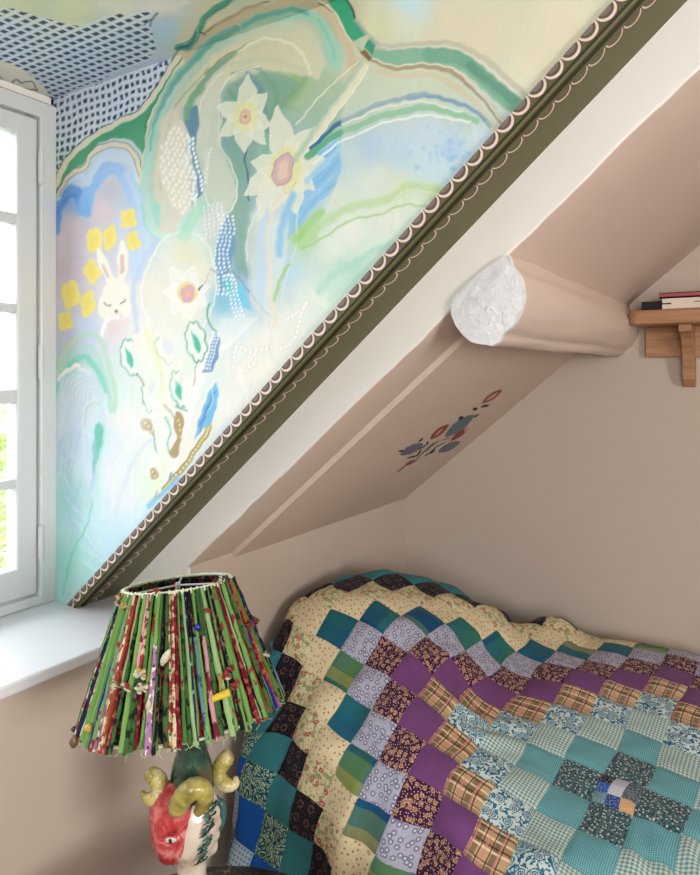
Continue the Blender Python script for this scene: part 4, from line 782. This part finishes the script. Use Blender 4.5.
# 15 royal blue, 16 pale blue, 17 olive sprig
t = fab('royal_blue'); t.col((22,84,168)); QM.append(t.m)
t = fab('pale_blue_white'); t.col(dots(t, (166,190,206), (80,120,160), 9, .3)); QM.append(t.m)
BKM = plain('quilt_backing', (120,150,176), .9, .1, .04, 8)
V = S_.reshape(-1, 3); Fc = []; Mi = []
ci = np.clip(np.round((uu[:-1]+uu[1:])/2), -99, 99).astype(int); cj = np.round((vv[:-1]+vv[1:])/2).astype(int)
for a in range(nu-1):
    for b in range(nv-1):
        Fc.append((a*nv+b, (a+1)*nv+b, (a+1)*nv+b+1, a*nv+b+1)); r = abs(ci[a])+abs(cj[b]); Mi.append(r if r <= 16 else (r-1) % 16+1)
nb = len(V); nrm = (N*np.sign(N[..., 2].mean())).reshape(-1, 3); V2 = V-nrm*.007
V2[:, 0] = np.maximum(V2[:, 0], XK+.003); V2[:, 1] = np.minimum(V2[:, 1], YB-.001)
me_V = np.vstack([V, V2])
back = [tuple(i+nb for i in f[::-1]) for f in Fc]
rim = []
for a in range(nu-1):
    for b in (0, nv-1): p, q = a*nv+b, (a+1)*nv+b; rim.append((p, q, q+nb, p+nb) if b else (q, p, p+nb, q+nb))
for b in range(nv-1):
    for a in (0, nu-1): p, q = a*nv+b, a*nv+b+1; rim.append((p, q, q+nb, p+nb))
qo = mesh_obj('patchwork_quilt', me_V, Fc+back+rim, QM+[BKM], None, True, Mi+[len(QM)]*(len(back)+len(rim)))
ul = qo.data.uv_layers.new(name='cloth'); lv = np.zeros(len(qo.data.loops), dtype=np.int32); qo.data.loops.foreach_get('vertex_index', lv)
uvs = np.stack([UU.ravel(), VV.ravel()], 1); ul.data.foreach_set('uv', uvs[lv % nb].astype(np.float32).ravel())
tag(qo, 'patchwork quilt of small printed squares spread over the bed in the corner', 'quilt')
# ================================================================ round side table
TB = NT('black_lacquer_with_squiggles', .3, .5); o_ = TB.obj(); n1 = TB.n('ShaderNodeTexNoise', i_Scale=9, i_Detail=2, i_Distortion=2.5); TB.l(o_, n1.inputs['Vector'])
li = TB.step(TB.math('ABSOLUTE', TB.math('SUBTRACT', n1.outputs['Fac'], .5)), .012, .004); TB.col(TB.mix(TB.math('MULTIPLY', li, .8), (16,15,17), (176,176,172)))
BLK = plain('black_painted_metal', (22,21,23), .4, .45, .05, 9)
tc = atv(200, 0, .893); tc[2] = H-.82; tt = thing('side_table', (tc[0], tc[1], 0), 'round black side table with pale squiggle pattern, carrying the horned lamp', 'side table')
MB().lathe((tc[0], tc[1], tc[2]-.024), [(.228, 0), (.238, .004), (.24, .012), (.238, .020), (.232, .024)], 64).build('table_top', [TB.m], tt, True)
MB().lathe((tc[0], tc[1], .024), [(.03, 0), (.022, .03), (.018, .2), (.018, .4), (.04, tc[2]-.05)], 20).build('column', BLK, tt, True)
MB().lathe((tc[0], tc[1], 0), [(.15, 0), (.15, .012), (.12, .022), (.03, .026)], 40).build('base', BLK, tt, True)
# ================================================================ lamp
v0 = 1.075; lb = atv(195, 0, v0); lb[2] = H-.82
lamp = thing('table_lamp', tuple(lb), 'lamp with horned ceramic face base and conical shade of knotted green fabric strips', 'lamp')
PX = v0/680
def lp(px, py, dv=0.0): return atv(px, py, v0+dv)
def fr(a, b, c): return R_*a+F_*b+U_*c       # right, away, up
CW = NT('ivory_glaze', .22, .6); o_ = CW.obj(); CW.col(CW.mix(CW.step(CW.noise(26, o_, 4), .5, .68), (226,212,192), (196,166,146))); CW.bump(CW.noise(30, o_, 3), .25, .003)
CR = NT('red_glaze', .2, .6); o_ = CR.obj(); CR.col(CR.ramp(CR.noise(30, o_, 4, .6, 1), [(.35, (158,38,42)), (.5, (196,76,76)), (.64, (228,150,144))])); CR.bump(CR.noise(36, o_, 3), .35, .003)
CG = NT('bottle_green_glaze', .1, .7); o_ = CG.obj(); CG.col(CG.ramp(CG.noise(22, o_, 4, .6, 1), [(.4, (34,56,48)), (.55, (56,92,74)), (.66, (112,92,60))]))
CY = NT('mustard_glaze', .22, .55); o_ = CY.obj(); CY.col(CY.ramp(CY.noise(28, o_, 4), [(.35, (130,120,56)), (.52, (186,172,92)), (.68, (222,212,164))]))
CT_ = plain('sea_green_glaze', (60,104,98), .25, .5, .15, 40); INK = plain('glaze_dark_line', (26,34,34), .3, .4)
def headfn(p, d):
    k = 1-.22*max(0, -d[2])**2; q = p*np.array((k, k, 1)); q = q*(1+.05*noise.noise(Vector(d*3.1)))
    return q[0]*R_+q[1]*F_+q[2]*U_
c = lp(192, 826, .004)
hb = MB(); hb.ball(c, .043, .042, .068, 0, 36, 24, headfn)
for px, py, rr in ((219,822,.008),(217,812,.009),(218,834,.007),(214,846,.010),(212,800,.012)): hb.ball(lp(px-2, py, .0), rr, rr, rr*1.25, 0, 12, 8)
hb.lathe(tuple(lp(192, 0, 0)[:2])+(H-.82,), [(.031, 0), (.030, .006), (.022, .02), (.024, .05), (.034, .075)], 30)
head = hb.build('ceramic_head', [CW.m], lamp, True)
md = head.modifiers.new('remesh', 'REMESH'); md.mode = 'VOXEL'; md.voxel_size = .0028; md.use_smooth_shade = True
sm = head.modifiers.new('smooth', 'SMOOTH'); sm.iterations = 4
def facefn(p, d):
    z = d[2]; k = 1.0+.10*z-.20*max(0, -z)**3; q = p*np.array((k, 1, 1))*(1+.10*min(1, abs(d[0]*d[2])*2))
    q[1] -= .007*math.exp(-((d[0]+.25)/.25)**2-((z+.25)/.35)**2)*(d[1] < 0)      # nose ridge
    return q[0]*R_+q[1]*F_+q[2]*U_
fc = MB(); fc.ball(lp(172, 822, -.018), .0335, .031, .062, 0, 32, 24, facefn).build('red_face', [CR.m], lamp, True)
ey = lp(170.5, 840, -.0505)
eb = MB().ball(ey+F_*.003, .0105, .0105, .0055, 0, 14, 10, lambda p, d: p[0]*R_+p[1]*F_*.5+p[2]*U_).build('eyeball', [CW.m], lamp, True)
lid = [ey+R_*a+U_*b-F_*.001 for a, b in ((-.014, -.001), (-.008, .005), (0, .0072), (.008, .0056), (.014, 0))]; lo_ = [ey+R_*a+U_*b-F_*.001 for a, b in ((-.014, -.001), (-.006, -.0058), (.004, -.006), (.014, 0))]
MB().tube(spline(lid, 5), .0018, 8).tube(spline(lo_, 5), .0014, 8).tube(spline([q+U_*.004 for q in lid], 5), .0008, 6).build('eyelid', [CR.m], lamp, True)
MB().ball(ey-F_*.002, .0032, .0018, .0034, 0, 12, 8).build('iris', [INK], eb, True)
# beard strokes in sea green running down the right of the head
b = MB(); rs = np.random.RandomState(4)
for k in range(34):
    t = k/33; px = 213-10*t**1.5+rs.uniform(-4, 4); py = 800+60*t
    dv = -math.sqrt(max(0, .040**2-((px-193)*PX)**2))*(1 if True else 1)+.0035*0
    a = lp(px, py, dv-.0005); q = [a, a+R_*-.003+U_*-.004-F_*.0015, a+R_*-.009+U_*-.007+F_*-.002]
    b.tube(q, [.0019, .0015, .0004], 6, k % 3 == 0)
b.build('beard_relief', [CT_, INK], lamp, True)
# ear and rim of the second face behind
MB().tube(spline([lp(216, 797, .02), lp(222, 806, .02), lp(221, 822, .018), lp(214, 834, .016)], 5), [.004]*3+[.007]*10+[.004]*3, 10).build('hair_roll', [CT_], lamp, True)
MB().lathe(tuple(lp(192, 0, 0)[:2])+(lp(192, 797)[2],), [(.020, 0), (.032, .006), (.0345, .018), (.0335, .036), (.030, .054), (.0245, .070), (.0225, .084), (.0225, .118), (.011, .122), (.011, .15)], 32).build('glass_neck', [CG.m], lamp, True)
def horn(pts, dv, flip=1):
    P = spline([np.array(list(lp(x, y, dv+z))+[r*PX]) for x, y, r, z in pts], 9); rad = [max(.0012, p[3])*(1+.03*math.sin(i*1.45)) for i, p in enumerate(P)]
    return MB().tube(P[:, :3], rad, 14).build('horn', [CY.m], lamp, True)
horn([(141,791,1.5,0),(146,797,5,-.004),(154,798,7.5,-.004),(160,790,8.6,0),(158,780,8.6,.004),(152,775,7.5,.004),(151,781,5,.0)], -.02)
horn([(175,814,4,0),(177,808,8.5,-.004),(183,797,9.8,-.008),(192,789,10,-.010),(201,789,9.5,-.008),(205,797,8.4,-.004),(202,806,6.5,0),(197,813,4,.002)], -.050)
horn([(236,776,2,.004),(235,783,5,0),(228,785,6.8,-.003),(220,779,7.6,0),(219,770,8.0,.003),(223,762,8.4,.004),(228,757,8.2,.004),(231,755,6,.004)], .012)
# shade
top_c = atv(178, 585, 1.09); bot_c = atv(183, 708, 1.066); tl = math.radians(8)
e1 = R_*math.cos(.10)+U_*math.sin(.10); g_ = -F_*math.cos(tl)+U_*math.sin(tl)     # near side lifts
RT, RB_ = .081, .150
def sp_(a, t, dr=0.0):                       # around angle a, t 0 top to 1 bottom (beyond 1 = frayed)
    c = top_c*(1-t)+bot_c*t; r = RT*(1-t)+RB_*t+dr; return c+e1*(r*math.cos(a))+g_*(r*math.sin(a))
FB = []
def cloth(name, base, print_=None, sc=60, th=.5):
    t = NT('shade_'+name, .85, .1); o = t.obj(); c = t.mix(t.noise(14, o), tuple(np.array(base)*.85), tuple(np.minimum(255, np.array(base)*1.12)))
    if print_ is not None:
        mp = t.n('ShaderNodeMapping'); t.l(o, mp.inputs[0]); mp.inputs['Scale'].default_value = (1, 1, .7)
        c = t.mix(t.step(t.noise(sc, mp.outputs[0], 2), th, th+.04), c, print_[0])
        if len(print_) > 1: c = t.mix(t.step(t.voro(sc*1.1, mp.outputs[0]), .3, .2), c, print_[1])
    t.col(c); t.bump(t.noise(300, o, 2), .3, .001); FB.append(t.m)
cloth('leaf_green', (116,158,84)); cloth('grass_green', (82,124,62)); cloth('green_red_print', (112,154,84), [(140,50,48)], 85, .56); cloth('moss', (62,100,54), [(34,40,36), (130,60,54)], 110, .54)
cloth('black', (28,28,32), [(96,110,90), (120,50,50)], 120, .6); cloth('maroon_print', (110,26,40), [(160,84,76), (60,16,24)], 140, .56); cloth('navy_print', (40,48,92), [(170,180,196)], 80, .6); cloth('slate_blue', (108,140,156), [(60,84,104)], 90, .54)
cloth('mauve_print', (168,120,160), [(226,214,206), (84,50,100)], 130, .53); cloth('cream_print', (208,190,156), [(150,60,56), (70,92,60)], 130, .5); cloth('pale_green', (150,182,124)); cloth('rust', (156,84,44)); cloth('royal', (34,44,140)); cloth('pink_print', (206,150,160), [(120,40,60)], 80, .55)
wts = np.array([18, 12, 18, 14, 12, 10, 4, 5, 4, 6, 5, 2, 1.5, 3.]); wts /= wts.sum(); rs = np.random.RandomState(12)
b = MB(); N_ = 150; step = 2*math.pi/N_
for k in range(N_):
    a0 = k*step+rs.uniform(-.3, .3)*step; wd = step*rs.uniform(.75, 1.7); m = rs.choice(len(wts), p=wts); lift = rs.uniform(0, .0055); tw = rs.uniform(-.035, .035); end = 1.0+rs.uniform(-.01, .035); m2 = m if rs.rand() < .72 else rs.choice(len(wts), p=wts); cut = rs.uniform(.25, .75)
    V = []; n = 12; Fm = []
    for i in range(n+1):
        t = -.015+(end+.015)*i/n; w_ = wd*(1+.15*math.sin(i*1.7+k)); ac = a0+tw*t+.006*math.sin(i*.9+k*2.1)
        for j, (da, dr) in enumerate(((-.5, 0), (-.3, .0038), (.0, .005), (.3, .0036), (.5, 0))): V.append(sp_(ac+da*w_, t, lift+dr+.001*math.sin(i*2.3+j+k)))
    Fq = [[i*5+j, i*5+j+1, (i+1)*5+j+1, (i+1)*5+j] for i in range(n) for j in range(4)]; kb = len(b.V); b.add(V, Fq, int(m)); 
    for q in range(len(Fq)):
        if q//4 >= n*cut: b.M[len(b.M)-len(Fq)+q] = int(m2)
shf = b.build('shade_fabric', FB, lamp, True)
V = []; 
for t in (0.005, .25, .5, .75, .99):
    for k in range(64): V.append(sp_(2*math.pi*k/64, t, -.003))
mesh_obj('shade_lining', V, [(i*64+k, i*64+(k+1) % 64, (i+1)*64+(k+1) % 64, (i+1)*64+k) for i in range(4) for k in range(64)], [FB[4], FB[3], FB[5]], lamp, True, [rs.choice([0, 0, 1, 2]) for _ in range(256)])
CRD = plain('cream_cord', (214,216,190), .8, .2, .1, 90)
b = MB(); b.tube([sp_(2*math.pi*k/90, -.012, .0035+.0008*math.sin(k*2.2)) for k in range(91)], .0024, 7, cap=False)
for k in range(46):
    a = 2*math.pi*k/46+rs.uniform(-.03, .03); b.tube([sp_(a, -.026, .002), sp_(a+.02, -.012, .0068), sp_(a+.03, .012, .006)], [.0012, .0018, .0012], 6)
b.build('top_cord', [CRD], lamp, True)
b = MB(); b.tube([sp_(2*math.pi*k/90, 1.0, -.001) for k in range(91)], .0018, 6, cap=False); b.build('bottom_ring', [CRD], lamp, True)
b = MB()
for k in range(90):
    a = rs.uniform(0, 2*math.pi); L = rs.uniform(.02, .07); b.tube([sp_(a, 1.0, .002), sp_(a+rs.uniform(-.02, .02), 1.0+L*.6, .004), sp_(a+rs.uniform(-.05, .05), 1.0+L, rs.uniform(-.002, .01))], .00045, 4)
b.build('loose_threads', [plain('thread', (190,206,160), .8)], lamp)['kind'] = 'stuff'
b = MB()
for k in range(3): a = k*2.094+.35; b.tube([top_c+R_*.0, sp_(a, .0, -.001)], .0016, 6)
b.tube([top_c+U_*.004, top_c-U_*.03, lp(192, 760)], .004, 8); b.build('shade_frame', [plain('pale_wire', (200,200,196), .4)], lamp, True)
def toward(px, py):                          # angle and height on the shade's near side
    best = None
    for a in np.linspace(-.3, math.pi+.3, 120):
        for t in np.linspace(-.04, 1.06, 60):
            q = sp_(a, t, .006); x, y = proj(q); d = (x-px)**2+(y-py)**2
            if best is None or d < best[0]: best = (d, a, t, q)
    c = top_c*(1-best[2])+bot_c*best[2]; o = best[3]-c; o /= np.linalg.norm(o); return best[3], o
CHM = [plain('charm_brown', (104,80,54), .4, .5, .3, 90), plain('charm_shell', (190,184,160), .4, .4, .25, 90), plain('charm_gold', (176,140,70), .35, .5, .25, 90), plain('charm_red', (140,50,48), .7, .2, .2, 90), plain('charm_dark', (52,42,34), .4, .5, .2, 80)]
def knot(px, py, r, ms, k):
    q, o = toward(px, py); side = np.cross(o, U_); side /= np.linalg.norm(side); b = MB(); rr = np.random.RandomState(k)
    for j in range(9):
        a = rr.uniform(0, 6.28); d = side*math.cos(a)*r*.75+U_*math.sin(a)*r*.75+o*rr.uniform(.0, r*.5); s = r*rr.uniform(.3, .55); m = ms[j % len(ms)]
        ax = rr.normal(size=3); ax /= np.linalg.norm(ax)
        b.ball(q+d+o*.002, s, s*.8, s*.6, m, 9, 6, lambda p, dd: p*(1+.25*math.sin(dd[0]*7+dd[2]*9)))
    b.ball(q+o*r*.3, r*.5, r*.5, r*.5, ms[0], 10, 7); b.build('ribbon_knot', CHM, lamp, True)
for k, (px, py, r, ms) in enumerate(((121,600,.0085,(0,2,1)),(127,607,.007,(2,4)),(117,685,.0075,(1,0,2)),(128,687,.008,(1,3,0)),(141,674,.009,(1,2,1)),(143,688,.0085,(1,0,1)),(225,672,.0095,(3,1,0)),(233,683,.008,(3,0)),(216,569,.006,(1,4,3)),(224,574,.006,(4,1)),(212,572,.005,(4,1)),(247,626,.008,(4,3,0)),(263,654,.0085,(0,1,4)),(157,577,.005,(3,1)),(207,612,.006,(3,0)))): knot(px, py, r, ms, k)
def charm(px, py, L, wd, ang, m, drop=0):
    q, o = toward(px, py); side = np.cross(U_, o); side /= np.linalg.norm(side); a = math.radians(ang); ax = side*math.cos(a)+U_*math.sin(a); b = MB()
    P = [q+o*(.004+drop)+ax*(t*L) for t in np.linspace(-.5, .5, 9)]; b.tube(P, [wd*(.25+.75*math.sin(math.pi*min(.97, .08+.9*i/8))) for i in range(9)], 10, m); return b
charm(165, 656, .024, .0058, 62, 1).build('shell_charm', CHM, lamp, True); charm(76, 741, .018, .0068, 78, 0).build('shell_charm', CHM, lamp, True); charm(76, 728, .009, .0045, 70, 4).build('shell_charm', CHM, lamp, True); charm(91, 727, .013, .0062, 60, 2).build('shell_charm', CHM, lamp, True)
charm(136, 697, .014, .0045, 80, 4).build('seed_charm', CHM, lamp, True); charm(149, 704, .016, .004, 85, 1).build('seed_charm', CHM, lamp, True)
YT = plain('yellow_tab', (214,184,60), .6, .3, .06, 30)
q, o = toward(217, 696); side = np.cross(U_, o); side /= np.linalg.norm(side)
if side@R_ < 0: side = -side
MB().tube([q-side*.011-U_*.002+o*.004, q+side*.012+U_*.003+o*.012], [.0045, .0055], 10).build('yellow_toggle', YT, lamp, True)
q, o = toward(218, 684); MB().box(-.004, .004, -.001, .001, -.012, .012)
MB().tube([q+o*.004+U_*.012, q+o*.005-U_*.012], [.005, .005], 8, 0, True, .4).build('yellow_ribbon', plain('ochre_ribbon', (176,150,60), .8), lamp, True)
q, o = toward(253, 616); MB().tube([q-R_*.012+U_*.008, q+R_*.014-U_*.008], [.0042, .0046], 10).build('cinnamon_stick', plain('cinnamon', (104,66,44), .8, .2, .15, 60), lamp, True)
q, o = toward(197, 626); MB().ball(q+o*.004, .0045, .0045, .0055, 0, 12, 8).build('blue_bead', plain('blue_bead_glass', (30,40,150), .15, .6), lamp, True)
